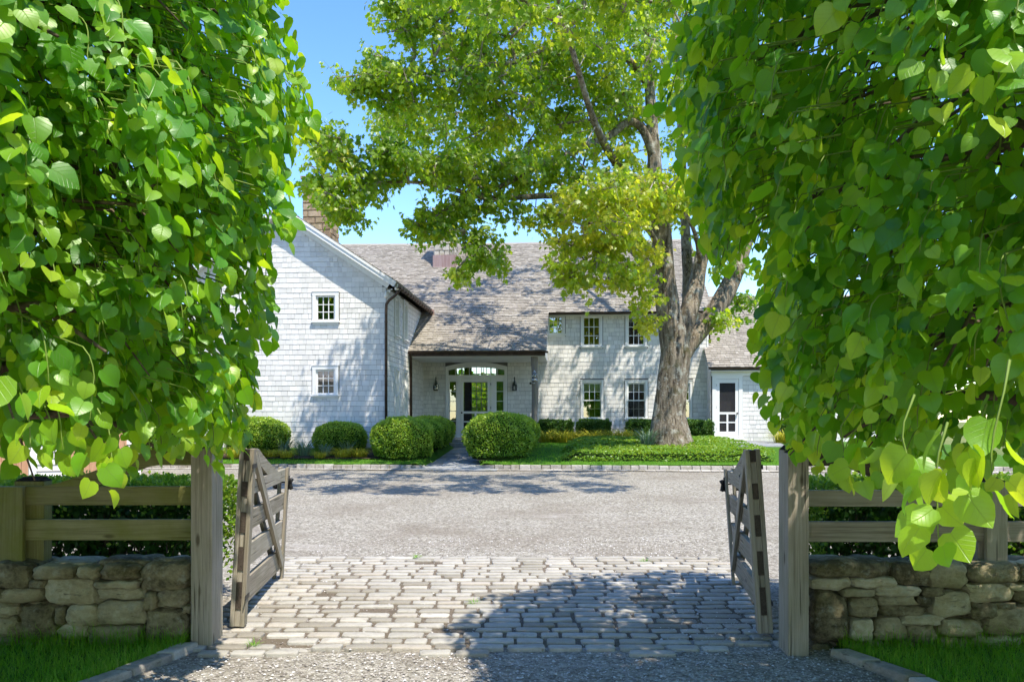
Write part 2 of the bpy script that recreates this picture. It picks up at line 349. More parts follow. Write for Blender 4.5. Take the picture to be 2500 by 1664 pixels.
# ------------------------------------------------------------------ world, sun, camera
w = bpy.data.worlds.new('World'); SC.world = w; w.use_nodes = True
nt = w.node_tree; sky = nt.nodes.new('ShaderNodeTexSky'); sky.sky_type = 'NISHITA'; sky.sun_disc = False
sky.sun_elevation = SUN_EL; sky.sun_rotation = R(90)+SUN_AZ; sky.air_density = 1.0; sky.dust_density = .2; sky.ozone_density = 1.3
hs = nt.nodes.new('ShaderNodeHueSaturation'); hs.inputs['Saturation'].default_value = 1.28; hs.inputs['Hue'].default_value = .51; nt.links.new(sky.outputs[0], hs.inputs['Color'])
nt.links.new(hs.outputs[0], nt.nodes['Background'].inputs[0]); nt.nodes['Background'].inputs[1].default_value = .135
sl = bpy.data.lights.new('sun', 'SUN'); sl.energy = 2.85; sl.angle = R(.5); sl.color = (1, .925, .80)
so = bpy.data.objects.new('sun', sl); COL.objects.link(so); so.rotation_euler = SUN.to_track_quat('Z', 'Y').to_euler(); so.location = (10, -8, 30)
cd = bpy.data.cameras.new('camera'); co = bpy.data.objects.new('camera', cd); COL.objects.link(co); SC.camera = co
cd.sensor_width = 36; cd.lens = F/2500*36; cd.shift_y = (CY-832)/2500; cd.clip_start = .05; cd.clip_end = 3000
co.location = (0, 0, CZ); co.rotation_euler = (R(90), 0, 0)
vs = SC.view_settings; vs.view_transform = 'Standard'; vs.look = 'None'; vs.exposure = 1.45; vs.gamma = 1; vs.use_curve_mapping = False
SC.cycles.max_bounces = 10; SC.cycles.transparent_max_bounces = 12; SC.cycles.diffuse_bounces = 6; SC.cycles.glossy_bounces = 3; SC.cycles.transmission_bounces = 6
SC.cycles.use_denoising = True
SC.cycles.sample_clamp_indirect = 6

# ------------------------------------------------------------------ ground sheets
def sheet(name, xs, ys, zf, mat, kind='structure', wob=0):
    b = MB(); vs = []; nx = len(xs)
    for y in ys:
        for x in xs: vs.append((x, y, zf(x, y)))
    fs = [(j*nx+i, j*nx+i+1, (j+1)*nx+i+1, (j+1)*nx+i) for j in range(len(ys)-1) for i in range(nx-1)]
    b.add(vs, fs, .5); o = b.build(name, mat, smooth=True); return tag(o, kind=kind)
sheet('ground', [-900,-300,-100,-40,-20,0,20,40,100,300,900], [-400,-60,-10,0,6.58,22.6,30,60,120,400,1500], lambda x, y: G(y)-.03, M['meadow'])
sheet('gravel_drive', list(np.linspace(-24, 24, 49)), [-14,-8,-4,0]+list(np.linspace(2, 23.6, 70)), lambda x, y: G(y)+.012*mnoise.noise((x*.6, y*.6, 0)), M['gravel'])

# cobbled apron between the gate posts
def cobbles():
    b = MB(); y = 6.3; row = 0
    while y < 10.2:
        wrow = random.uniform(.125, .15); x = -2.6-random.random()*.3+.02*y
        while x < 2.55:
            L = random.uniform(.22, .36) if random.random() < .85 else random.uniform(.14, .2)
            cx, cy = x+L/2, y+wrow/2
            lim = 2.32 if y < 9 else 2.42
            ragged = 6.42+.25*mnoise.noise((cx*1.3, 3, 0))+max(0, cx-1.0)*.28
            if -lim-.2 < cx < lim and cy > ragged-.05:
                sink = .010*mnoise.noise((cx*1.1, cy*1.1, 5)) - max(0, (cx-.9))*max(0, 8.2-cy)*.011
                if random.random() < .02: sink -= .03
                hx, hy = L/2-.006-random.random()*.007, wrow/2-.005-random.random()*.006
                n = 14; ring = []
                for k in range(n):
                    a = 2*math.pi*(k+.5)/n; ca, sa = math.cos(a), math.sin(a)
                    ex = abs(ca)**.27*math.copysign(1, ca); ey = abs(sa)**.27*math.copysign(1, sa)
                    ring.append((ex*hx*(1+random.uniform(-.05, .04)), ey*hy*(1+random.uniform(-.1, .06))))
                z = G(cy)+.030+sink; tx, ty = random.uniform(-.02, .02), random.uniform(-.04, .04)
                vs = [];
                for sc, dz in ((1.0, -.05), (1.0, -.010), (.965, -.003), (.90, -.0005)):
                    q = sc
                    vs += [(cx+px*q if abs(px) < hx*.2 else cx+math.copysign(max(abs(px)-(1-q)*hy, 0), px), cy+py*q, z+dz+px*tx+py*ty) for px, py in ring]
                fs = [(i*n+k, i*n+(k+1) % n, (i+1)*n+(k+1) % n, (i+1)*n+k) for i in range(3) for k in range(n)]
                vs.append((cx, cy, z+.0005)); fs += [(3*n+k, 3*n+(k+1) % n, 4*n) for k in range(n)]
                b.add(vs, fs, min(1, max(0, random.gauss(.5, .26))))
            x += L+random.uniform(0, .012)
        y += wrow+random.uniform(.012, .024); row += 1
    o = b.build('cobble_paving', M['cobble'], smooth=True); tag(o, kind='structure')
cobbles()
# loose pebbles over the apron and in the joints
def pebbles():
    n = 26000
    y = 5.2+RNG.random(n)**1.5*6.5; x = (RNG.random(n)-.5)*5.4
    keep = (np.abs(x) < 2.45)
    edge = 6.42+np.maximum(0, x-1.0)*.3
    p = np.where(y < edge, 1.0, np.where(y > 10.1, .8, .25+.5*((x > 1.2) & (y < 8.2))))
    keep &= RNG.random(n) < p; x, y, edge = x[keep], y[keep], edge[keep]; n = len(x)
    s = .0045+.009*RNG.random(n)**3
    z = np.array([G(t) for t in y])+np.where((y > edge) & (y < 10.1), .016, .006)+s*.3
    O = np.array([(1,0,0),(-1,0,0),(0,1,0),(0,-1,0),(0,0,.7),(0,0,-.7)])
    fc = [(0,2,4),(2,1,4),(1,3,4),(3,0,4)]
    a = RNG.random(n)*6.28; T = O[None]*(1+.5*(RNG.random((n, 6, 1))-.5))
    D = np.stack([np.cos(a), np.sin(a), .3*(RNG.random(n)-.5)], 1); N = np.tile([0., 0, 1], (n, 1))+.3*(RNG.random((n, 3))-.5)
    V, S_, L_, r_, u_ = leaf_arrays(np.stack([x, y, z], 1), D, N, s, T, fc, RNG.random(n))
    o = np_mesh('gravel_pebbles', V, S_, L_, M['pebble'], rnd=r_, smooth=False)
    tag(o, 'loose grey pebbles scattered over the gravel and cobble joints', 'gravel', kind='stuff')
pebbles()

# ------------------------------------------------------------------ house (local frame: x along the front, y into the house)
house = thing('shingle_house', 'white shingled house with weathered cedar roof, gabled wing and covered entrance', 'house', (HO[0], HO[1], 0), -HA)
def grid_wall(b, x0, x1, z0, z1, holes, fx, top=None):
    xs = sorted({x0, x1}|{h[0] for h in holes}|{h[1] for h in holes}); zs = sorted({z0, z1}|{h[2] for h in holes}|{h[3] for h in holes})
    for i in range(len(xs)-1):
        for j in range(len(zs)-1):
            mx, mz = (xs[i]+xs[i+1])/2, (zs[j]+zs[j+1])/2
            if any(h[0] < mx < h[1] and h[2] < mz < h[3] for h in holes): continue
            b.add([fx(xs[i], 0, zs[j]), fx(xs[i+1], 0, zs[j]), fx(xs[i+1], 0, zs[j+1]), fx(xs[i], 0, zs[j+1])], [(0,1,2,3)], .4, None, 1)
def shingles(b, x0, x1, z0, z1, holes, fx, lim=None, course=.152):
    z = z0
    while z < z1-.01:
        zt = min(z+course-.007, z1); zc = z+course/2
        a0, a1 = x0, x1
        if lim:
            a0, a1 = lim(z+course*.75); a0 = max(a0, x0); a1 = min(a1, x1)
        segs = [(a0, a1)]
        for h in holes:
            if h[2] < zc < h[3]:
                ns = []
                for s0, s1 in segs:
                    if h[0] > s0: ns.append((s0, min(s1, h[0])))
                    if h[1] < s1: ns.append((max(s0, h[1]), s1))
                segs = ns
        for s0, s1 in segs:
            x = s0
            while x < s1-.004:
                wd = random.uniform(.09, .24); e = min(x+wd, s1)
                if s1-e < .06: e = s1
                g = random.uniform(.001, .0042); d0 = .0145+random.uniform(-.002, .003); dz = random.uniform(-.004, .003)
                p = [fx(x+g, -d0, z+dz), fx(e-g, -d0+random.uniform(-.002, .002), z+dz), fx(e-g, -.008, zt), fx(x+g, -.008, zt),
                     fx(x+g, -.001, z+dz), fx(e-g, -.001, z+dz)]
                b.add(p, [(0,1,2,3), (4,5,1,0), (4,0,3), (1,5,2)], random.random())
                x = e
        z += course
front0 = lambda x, d, z: (x, d, z)
# --- openings: (x0,x1,z0,z1)
up = [(2.63, 3.16, 4.86, 5.50), (3.88, 4.51, 4.43, 5.48), (5.49, 6.11, 4.43, 5.46), (7.35, 7.95, 4.43, 5.46)]
lo = [(3.88, 4.55, 1.82, 3.10), (5.48, 6.13, 1.82, 3.09), (7.25, 7.72, 1.82, 3.08)]
door_hole = (-1.02, 1.04, 1.14, 3.72)
holes = up+lo+[door_hole]
cas = [(h[0]-.1, h[1]+.1, h[2]-.11, h[3]+.1) for h in up+lo]+[(-1.13, 1.15, .9, 3.84)]
b = MB(); grid_wall(b, -1.97, 8.33, .3, 5.72, holes, front0); shingles(b, -1.95, 8.33, .82, 5.62, cas, front0)
b.build('wall', [M['shingle'], M['backing']], house)
# gable end on the right, back wall, left part
b = MB(); b.add([(8.33, 0, .3), (8.33, 11.8, .3), (8.33, 11.8, 5.7), (8.33, 5.9, 9.33), (8.33, 0, 5.7)], [(0,1,2,3,4)], .4)
shingles(b, 0, 11.8, .82, 9.3, [], lambda y, d, z: (8.33-d, y, z), lambda z: (0 if z < 5.6 else (z-5.6)/.604+.1, 11.8 if z < 5.6 else 11.7-(z-5.6)/.604))
bh = [(-2.3, -.3, 1.14, 4.9)]
grid_wall(b, -8.05, 8.33, .3, 5.72, bh, lambda x, d, z: (x, 11.8, z))
b.add([(-8.05, 0, .3), (-8.05, 11.8, .3), (-8.05, 11.8, 5.7), (-8.05, 5.9, 9.33), (-8.05, 0, 5.7)], [(0,1,2,3,4)], .4)
b.build('wall', [M['shingle'], M['backing']], house)
# --- wing
WY, WX0, WX1, AP, AZ = -6.4, -8.05, -1.95, -5.0, 7.88
ww = [(-4.04, -3.46, 4.66, 5.41), (-4.04, -3.47, 2.49, 3.23)]
wf = lambda x, d, z: (x, WY+d, z)
b = MB(); grid_wall(b, WX0, WX1, .3, 5.7, ww, wf)
b.add([wf(WX0, 0, 5.7), wf(WX1, 0, 5.7), wf(AP, 0, 7.7)], [(0,1,2)], .4)
glim = lambda z: (WX0, WX1) if z < 5.66 else (AP-(7.7-z)/.66, AP+(7.7-z)/.66)
shingles(b, WX0, WX1, .78, 7.6, [(h[0]-.13, h[1]+.13, h[2]-.1, h[3]+.1) for h in ww], wf, glim)
b.build('wall', [M['shingle'], M['backing']], house)
sw = [(-5.17, -4.62, 4.36, 5.52), (-3.82, -3.27, 4.36, 5.52), (-5.17, -4.62, 1.72, 3.28), (-3.82, -3.27, 1.72, 3.28)]
sf = lambda y, d, z: (WX1-d, y, z)
b = MB(); grid_wall(b, WY, 0, .3, 5.7, sw, sf); shingles(b, WY, 0, .78, 5.62, [(h[0]-.1, h[1]+.1, h[2]-.1, h[3]+.1) for h in sw], sf)
b.add([(WX0, WY, .3), (WX0, 4, .3), (WX0, 4, 5.7), (WX0, WY, 5.7)], [(0,1,2,3)], .4)
b.build('wall', [M['shingle'], M['backing']], house)
# --- roofs
def roof_course_plane(b, fx, v0, v1, xl, expo=.145, thick=.03):
    """fx(u, v, h): along the eave, up the slope, out of the plane; xl(v) -> list of (u0,u1)"""
    v = v0
    while v < v1:
        for u0, u1 in xl(v+expo/2):
            u = u0
            while u < u1-.01:
                wd = random.uniform(.09, .21); e = min(u+wd, u1)
                if u1-e < .05: e = u1
                t = thick*random.uniform(.75, 1.35); dv = random.uniform(-.008, .006); g = .003; e2 = min(v+expo+.03, v1+.02)
                p = [fx(u+g, v+dv, t), fx(e-g, v+dv, t*random.uniform(.85, 1.1)), fx(e-g, e2, .003), fx(u+g, e2, .003), fx(u+g, v+dv, -.002), fx(e-g, v+dv, -.002)]
                b.add(p, [(0,1,2,3), (4,5,1,0), (4,0,3), (1,5,2)], random.random(), [(q[0], q[1], q[2]) for q in p])
                u = e
        v += expo
SL = .604; sn, cs_ = SL/math.hypot(1, SL), 1/math.hypot(1, SL)
RY, RZ = 5.9, 9.40
def sag(x): return -.05*math.sin(math.pi*min(1, max(0, (x+6)/14)))
def mr_(u, v, h):                                 # v measured down from the ridge, negative up
    return (u, RY-v*cs_-h*sn, RZ-v*sn+h*cs_+sag(u)*max(0, 1-v/9))
vE, vP = (RY+.35)/cs_, (RY+3.0)/cs_
b = MB()
# deck sheets
def deck(b, u0, u1, va, vb, h=0, n=12):
    for i in range(n):
        a, c = lerp(u0, u1, i/n), lerp(u0, u1, (i+1)/n)
        b.add([mr_(a, va, h), mr_(c, va, h), mr_(c, vb, h), mr_(a, vb, h)], [(0,1,2,3)], .3)
deck(b, -8.4, 8.48, 0, vE); deck(b, -1.93, 2.64, vE, vP)
deck(b, -8.4, 8.48, .02, vE-.02, -.12); deck(b, -1.93, 2.62, vE-.02, vP-.02, -.12)
b.add([mr_(8.48, 0, 0), mr_(8.48, vE, 0), mr_(8.48, vE, -.12), mr_(8.48, 0, -.12)], [(0,1,2,3)], .3)
b.add([mr_(2.64, vE, 0), mr_(2.64, vP, 0), mr_(2.64, vP, -.12), mr_(2.64, vE, -.12)], [(0,1,2,3)], .3)
b.add([(-8.4, RY, RZ), (8.48, RY, RZ), (8.48, 12.1, 5.6), (-8.4, 12.1, 5.6)], [(0,1,2,3)], .3)
flip = lambda u, v, h: mr_(u, -v, h)
def mainxl(v):
    d = -v
    if d > vE: return [(-1.94, 2.66)]
    return [(-8.4, 8.5)]
roof_course_plane(b, flip, -vP, -.0, mainxl)
for i in range(40):                               # ridge cap boards
    x = -8.4+i*.4225
    for sgn in (1, -1):
        b.add([(x, RY, RZ+.05+sag(x)), (x+.43, RY, RZ+.055+sag(x+.43)), (x+.43, RY-sgn*.14, RZ-.055+sag(x+.43)), (x, RY-sgn*.14, RZ-.06+sag(x))], [(0,1,2,3)], .25)
roof = b.build('roof', M['roof'], house)
# wing roof
wsl = .66; wn, wc = wsl/math.hypot(1, wsl), 1/math.hypot(1, wsl)
def wr(side):
    return lambda u, v, h: (AP+side*((3.42/wc-v)*wc+h*wn), u, AZ+.12-(3.42/wc-v)*wn+h*wc)
b = MB()
for side in (1, -1):
    f = wr(side); V1 = 3.42/wc; y1 = 3.4
    b.add([f(WY-.36, 0, 0), f(y1, 0, 0), f(y1, V1, 0), f(WY-.36, V1, 0)], [(0,1,2,3)], .3)
    b.add([f(WY-.33, .02, -.1), f(y1, .02, -.1), f(y1, V1, -.1), f(WY-.33, V1, -.1)], [(0,1,2,3)], .3)
    b.add([f(WY-.33, .02, -.1), f(y1, .02, -.1), f(y1, 0, 0), f(WY-.33, 0, 0)], [(0,1,2,3)], .3)
    roof_course_plane(b, f, 0, V1, lambda v: [(WY-.40, y1)])
b.build('roof', M['roof'], house)
# rake boards, frieze and soffit of the wing gable
b = MB()
for side in (1, -1):
    f = wr(side); V1 = 3.42/wc
    def bd(y0, y1_, h0, h1, va=-.02, vb=V1-.02):
        p = [f(y, v, h) for v in (va, vb) for y in (y0, y1_) for h in (h0, h1)]
        b.hexa(p, .5, 0)
    bd(WY-.37, WY-.335, -.165, -.004); bd(WY-.395, WY-.372, -.07, -.004)       # rake fascia and its upper strip
    bd(WY-.333, WY-.03, -.135, -.105); bd(WY-.05, WY-.028, -.30, -.137, .2)      # soffit, frieze on the wall
b.build('rake_board', M['trim'], house)
# corner trim / water table
b = MB()
b.box(8.31, 8.37, -.032, .05, .8, 5.6, .5)
b.box(-1.95, 8.35, -.05, -.005, 5.50, 5.60, .5)
b.build('trim_board', M['trim'], house)
# right rake of the main gable
b = MB()
for va, vb in ((0, vE),):
    p = [mr_(u, v, h) for v in (va, vb) for u in (8.45, 8.49) for h in (-.2, -.015)]
    b.hexa(p, .5, 0)
b.build('rake_board', M['trim'], house)
# --- gutters and downpipes
def half_gutter(b, a, c, r=.06):
    a = Vector(a); c = Vector(c); d = (c-a).normalized(); sd = d.cross(Vector((0, 0, 1))).normalized()
    vs = []; n = 9
    for p in (a, c):
        for k in range(n):
            t = math.pi*k/(n-1); vs.append(p+sd*math.cos(t)*r-Vector((0, 0, 1))*math.sin(t)*r)
        for k in range(n):
            t = math.pi*(1-k/(n-1)); vs.append(p+sd*math.cos(t)*(r-.008)-Vector((0, 0, 1))*math.sin(t)*(r-.008))
    m = 2*n
    b.add(vs, [(k, (k+1) % m, m+(k+1) % m, m+k) for k in range(m)]+[tuple(range(m))[::-1], tuple(range(m, 2*m))], .5)
b = MB(); half_gutter(b, (-1.93, -3.07, 4.0), (2.72, -3.07, 4.0)); b.box(-1.9, 2.62, -3.0, -2.965, 3.86, 4.0, .3, 0)
b.build('gutter', M['bronze'], house)
b = MB(); half_gutter(b, (2.66, -.43, 5.60), (8.5, -.43, 5.60), .055); b.build('gutter', M['bronze'], house)
gx = WX1+.41
b = MB(); half_gutter(b, (gx, WY-.4, 5.62), (gx, -.55, 5.62), .065)
y = WY-.2
while y < -.6:
    b.box(gx-.07, gx+.07, y, y+.025, 5.545, 5.64, .4); y += .42
b.build('gutter', M['bronze'], house)
b = MB(); b.lathe([(.0, 5.5), (.075, 5.52), (.08, 5.72), (.0, 5.73)], gx, -.5, 10); b.build('gutter_end', M['copper'], house)
b = MB()
b.tube([(gx, WY-.15, 5.58), (gx-.02, WY-.15, 5.46), (gx-.12, WY-.15, 5.36), (WX1+.12, WY-.12, 5.24), (WX1+.03, WY-.09, 5.12), (WX1+.02, WY-.085, 4.9), (WX1+.02, WY-.085, .8)], .042, 10)
for z in (4.6, 3.0, 1.6): b.tube([(WX1+.02, WY-.085, z), (WX1+.02, WY-.085, z+.03)], .05, 10)
b.build('downpipe', M['bronze'], house, True)
b = MB(); b.tube([(-1.86, -3.05, 3.94), (-1.87, -2.9, 3.85), (-1.89, -2.75, 3.7), (-1.89, -2.75, .95)], .045, 10)
b.build('downpipe', M['bronze'], house, True)
b = MB(); b.tube([(8.42, -.40, 5.56), (8.41, -.2, 5.35), (8.41, .06, 5.2), (8.41, .06, 4.5)], .04, 8); b.build('downpipe', M['bronze'], house, True)
# --- porch: ceiling, posts, floor, steps
b = MB()
b.box(-1.93, 2.60, -2.9, -.03, 3.84, 3.87, .5, 0); b.box(2.5, 2.6, -2.9, -.03, 3.872, 4.1, .5, 1)
b.add([(2.605, -.03, 3.86), (2.605, -2.95, 3.86), (2.605, -2.95, 4.0), (2.605, -.03, 5.3)], [(0,1,2,3)], .5)
b.build('porch_ceiling', M['trim'], house)
b = MB()
def barky(a, L, i): return 1+.05*math.sin(3*a+L*2)+.04*math.sin(7*a+L*5)
b.tube([(2.26+.012*math.sin(z*3), -2.78, z) for z in np.linspace(1.04, 3.95, 24)], [.105+.008*math.sin(z*5) for z in np.linspace(0, 3, 24)], 14, fn=barky)
b.build('porch_post', M['grey_post_timber'], house, True)
b = MB(); b.box(2.06, 2.46, -2.99, -2.58, .9, 1.045, .5); b.build('post_footing', M['granite'], house, bevel=.015)
b = MB(); b.box(-1.94, 2.05, -3.0, -.03, .6, 1.115, .5)
b.box(-.62, 1.0, -3.42, -3.003, .6, .985, .5); b.build('porch_step', M['bluestone'], house, bevel=.015)
# interior
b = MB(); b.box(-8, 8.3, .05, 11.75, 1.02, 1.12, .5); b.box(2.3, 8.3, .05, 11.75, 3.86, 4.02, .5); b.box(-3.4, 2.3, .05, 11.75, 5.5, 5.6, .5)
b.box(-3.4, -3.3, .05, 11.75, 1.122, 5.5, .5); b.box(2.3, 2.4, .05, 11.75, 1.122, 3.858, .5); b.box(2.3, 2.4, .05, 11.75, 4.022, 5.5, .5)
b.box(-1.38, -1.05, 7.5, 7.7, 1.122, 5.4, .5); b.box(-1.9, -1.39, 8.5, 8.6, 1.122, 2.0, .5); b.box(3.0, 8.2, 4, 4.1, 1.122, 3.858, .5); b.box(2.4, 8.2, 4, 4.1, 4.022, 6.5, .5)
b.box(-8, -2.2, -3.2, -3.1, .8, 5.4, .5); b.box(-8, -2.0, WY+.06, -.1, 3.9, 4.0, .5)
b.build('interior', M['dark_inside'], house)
# back garden door with many panes
b = MB()
for i in range(9): b.box(-2.3+i*.25-.018, -2.3+i*.25+.018, 11.79, 11.83, 1.14, 4.9, .5)
for j in range(10): b.box(-2.3, -.3, 11.8, 11.825, 1.14+j*.418-.018, 1.14+j*.418+.018, .5)
b.build('garden_door', M['trim'], house)

# --- windows
def window(name, w, h, cols, rows, loc, rz=0, cw=.08, double=False, curtain=0, sill=True, label=None):
    """casing is the part itself; sash and pane are its pieces. origin: lower left of the opening on the wall plane"""
    b = MB()
    b.box(-cw, 0, -.042, .0, 0, h, .5); b.box(w, w+cw, -.042, .0, 0, h, .5)
    b.box(-cw-.005, w+cw+.005, -.045, .0, h, h+cw, .5); b.box(-cw-.02, w+cw+.02, -.06, 0, h+cw, h+cw+.02, .5)
    if sill: b.box(-cw-.03, w+cw+.03, -.085, .02, -.05, 0, .5)
    b.box(-cw, w+cw, -.035, 0, -.11, -.051, .5)
    b.box(.0, .012, .001, .07, 0, h, .5); b.box(w-.012, w, .001, .07, 0, h, .5); b.box(.012, w-.012, .001, .07, h-.012, h, .5); b.box(.012, w-.012, .001, .07, 0, .012, .5)
    o = b.build(name, M['trim'], house); o.location = loc; o.rotation_euler = (0, 0, rz)
    s = MB(); fr = .036
    def sash(z0, z1, y, nr):
        s.box(.012, .012+fr, y, y+.035, z0, z1, .5); s.box(w-.012-fr, w-.012, y, y+.035, z0, z1, .5)
        s.box(.012+fr, w-.012-fr, y, y+.035, z0, z0+fr, .5); s.box(.012+fr, w-.012-fr, y, y+.035, z1-fr, z1, .5)
        ix0, ix1 = .012+fr, w-.012-fr
        for i in range(1, cols):
            x = lerp(ix0, ix1, i/cols); s.box(x-.011, x+.011, y+.006, y+.03, z0+fr, z1-fr, .5)
        for j in range(1, nr):
            z = lerp(z0+fr, z1-fr, j/nr); s.box(ix0, ix1, y+.008, y+.028, z-.011, z+.011, .5)
    if double:
        sash(.012, h/2+.02, .045, rows//2); sash(h/2-.02, h-.012, .008, rows//2)
    else: sash(.012, h-.012, .012, rows)
    s.build('sash', M['trim'], o)
    p = MB(); p.add([(.03, .036, .03), (w-.03, .036, .03), (w-.03, .036, h-.03), (.03, .036, h-.03)], [(0,1,2,3)], .5); p.build('pane', M['window_glass'], o)
    if curtain:
        c = MB(); n = 30; vs = []
        for i in range(n+1):
            x = lerp(.03, w-.03, i/n); y = .11+.012*math.sin(i*2.1)
            zb = h-curtain+.03*abs(math.sin(i*math.pi/5)); vs += [(x, y, zb), (x, y, h-.03)]
        c.add(vs, [(2*i, 2*i+2, 2*i+3, 2*i+1) for i in range(n)], .5); c.build('curtain', M['curtain'], o)
    return o
specs = [(0, 3, 3), (1, 3, 3), (2, 3, 3), (3, 3, 3)]
for (i, cN, rN), h in zip(specs, up): window('window', h[1]-h[0], h[3]-h[2], cN, rN, (h[0], -.004, h[2]), curtain=.2 if i == 2 else 0)
for h in lo: window('window', h[1]-h[0], h[3]-h[2], 3, 4, (h[0], -.004, h[2]), double=True, curtain=.34)
for i, h in enumerate(ww): window('window', h[1]-h[0], h[3]-h[2], 3, 3, (h[0], WY-.004, h[2]), cw=.105, curtain=.2 if i else 0)
for h in sw: window('window', h[1]-h[0], h[3]-h[2], 3, 4, (WX1+.004, h[0], h[2]), rz=R(90), double=h[2] < 3, curtain=0)

# --- front entrance: arched casing, transom, sidelights, screen door
def entrance():
    b = MB()
    x0, x1, zb, zs = -1.02, 1.04, 1.14, 3.57
    def arc(x, base, rise, a0=x0, a1=x1):
        t = (x-(a0+a1)/2)/((a1-a0)/2); return base+rise*(1-t*t)
    b.box(x0-.1, x0, -.05, .05, zb, zs, .5); b.box(x1, x1+.1, -.05, .05, zb, zs, .5)
    n = 22
    for i in range(n):                            # curved head casing
        xa, xb = lerp(x0-.1, x1+.1, i/n), lerp(x0-.1, x1+.1, (i+1)/n)
        f0 = lambda x: arc(min(max(x, x0), x1), zs, .10); f1 = lambda x: arc(x, zs+.09, .16, x0-.1, x1+.1)
        p = [(x, y, z) for x in (xa, xb) for y in (-.05, .05) for z in ((f0(x), f1(x)))]
        b.hexa(p, .5, 0)
        # cap moulding above the casing
        p = [(x, y, z) for x in (xa, xb) for y in (-.085, -.0) for z in ((f1(x)+.001, f1(x)+.035))]
        b.hexa(p, .5, 0)
    b.box(x0, x1, -.03, .05, 3.27, 3.36, .5)      # transom bar
    b.box(-.70, -.585, -.03, .05, zb, 3.27, .5); b.box(.545, .70, -.03, .05, zb, 3.27, .5)   # mullion posts
    b.box(x0-.1, x1+.1, -.12, .05, zb-.03, zb-.001, .5)
    # wall face above the arc inside hole
    for i in range(n):
        xa, xb = lerp(x0, x1, i/n), lerp(x0, x1, (i+1)/n)
        b.add([(xa, 0, arc(xa, zs, .10)+.01), (xb, 0, arc(xb, zs, .10)+.01), (xb, 0, 3.74), (xa, 0, 3.74)], [(0,1,2,3)], .5)
    o = b.build('entrance_frame', M['trim'], house)
    for a, c in ((-.995, -.72), (.72, 1.015)):    # sidelights
        s = MB()
        s.box(a-.02, a+.022, 0, .035, zb, 3.27, .5); s.box(c-.022, c+.02, 0, .035, zb, 3.27, .5)
        s.box(a, c, 0, .035, zb, 1.36, .5); s.box(a, c, 0, .035, 3.15, 3.27, .5)
        for j in range(1, 5):
            z = lerp(1.36, 3.15, j/5); s.box(a+.02, c-.02, .005, .03, z-.012, z+.012, .5)
        s.build('sidelight_sash', M['trim'], o)
    s = MB()
    for i in range(1, 8):
        x = lerp(x0, x1, i/8); s.box(x-.011, x+.011, .0, .03, 3.36, arc(x, zs, .10), .5)
    s.box(x0, x1, 0, .03, 3.36, 3.39, .5)
    s.build('transom_bars', M['trim'], o)
    p = MB(); p.add([(x0, .04, zb+.01), (-.6, .04, zb+.01), (-.6, .04, 3.27), (x0, .04, 3.27)], [(0,1,2,3)], .5)
    p.add([(.6, .04, zb+.01), (x1, .04, zb+.01), (x1, .04, 3.27), (.6, .04, 3.27)], [(0,1,2,3)], .5)
    p.add([(x0, .04, 3.36), (x1, .04, 3.36), (x1, .04, 3.7), (x0, .04, 3.7)], [(0,1,2,3)], .5)
    p.build('pane', M['window_glass'], o)
def screen_door(x0, x1, z0, z1, y, parent, handle_left=True, solid_bottom=False):
    b = MB(); st = .115
    b.box(x0, x0+st, y-.02, y+.02, z0, z1, .5); b.box(x1-st, x1, y-.02, y+.02, z0, z1, .5)
    b.box(x0+st, x1-st, y-.02, y+.02, z1-.13, z1, .5); b.box(x0+st, x1-st, y-.02, y+.02, z0, z0+.2, .5)
    zm = lerp(z0, z1, .415); zq = lerp(z0+.2, zm, .5)
    b.box(x0+st, x1-st, y-.018, y+.018, zm-.04, zm+.04, .5); b.box(x0+st, x1-st, y-.015, y+.015, zq-.022, zq+.022, .5)
    xm = (x0+x1)/2; b.box(xm-.03, xm+.03, y-.016, y+.016, z0+.2, zm-.04, .5)
    o = b.build('screen_door', M['trim'], parent)
    s = MB(); s.add([(x0+st, y, z0+.2), (x1-st, y, z0+.2), (x1-st, y, z1-.13), (x0+st, y, z1-.13)], [(0,1,2,3)], .5); s.build('insect_screen', M['screen'], o)
    h = MB(); hx = x0+.055 if handle_left else x1-.055
    h.tube([(hx, y-.02, zm-.01), (hx, y-.065, zm-.01)], .022, 10); h.lathe([(.0, zm-.04), (.03, zm-.03), (.03, zm+.01), (0, zm+.02)], hx, y-.075, 10)
    for zz in (z0+.25, z0+1.0, z1-.25):
        ex = x1+.006 if handle_left else x0-.006; g = MB(); g.box(ex-.01, ex+.01, y-.035, y-.02, zz, zz+.09, .5); g.build('hinge', M['iron'], o)
    h.build('handle', M['iron'], o)
    return o
entrance()
screen_door(-.575, .535, 1.15, 3.26, -.005, house)

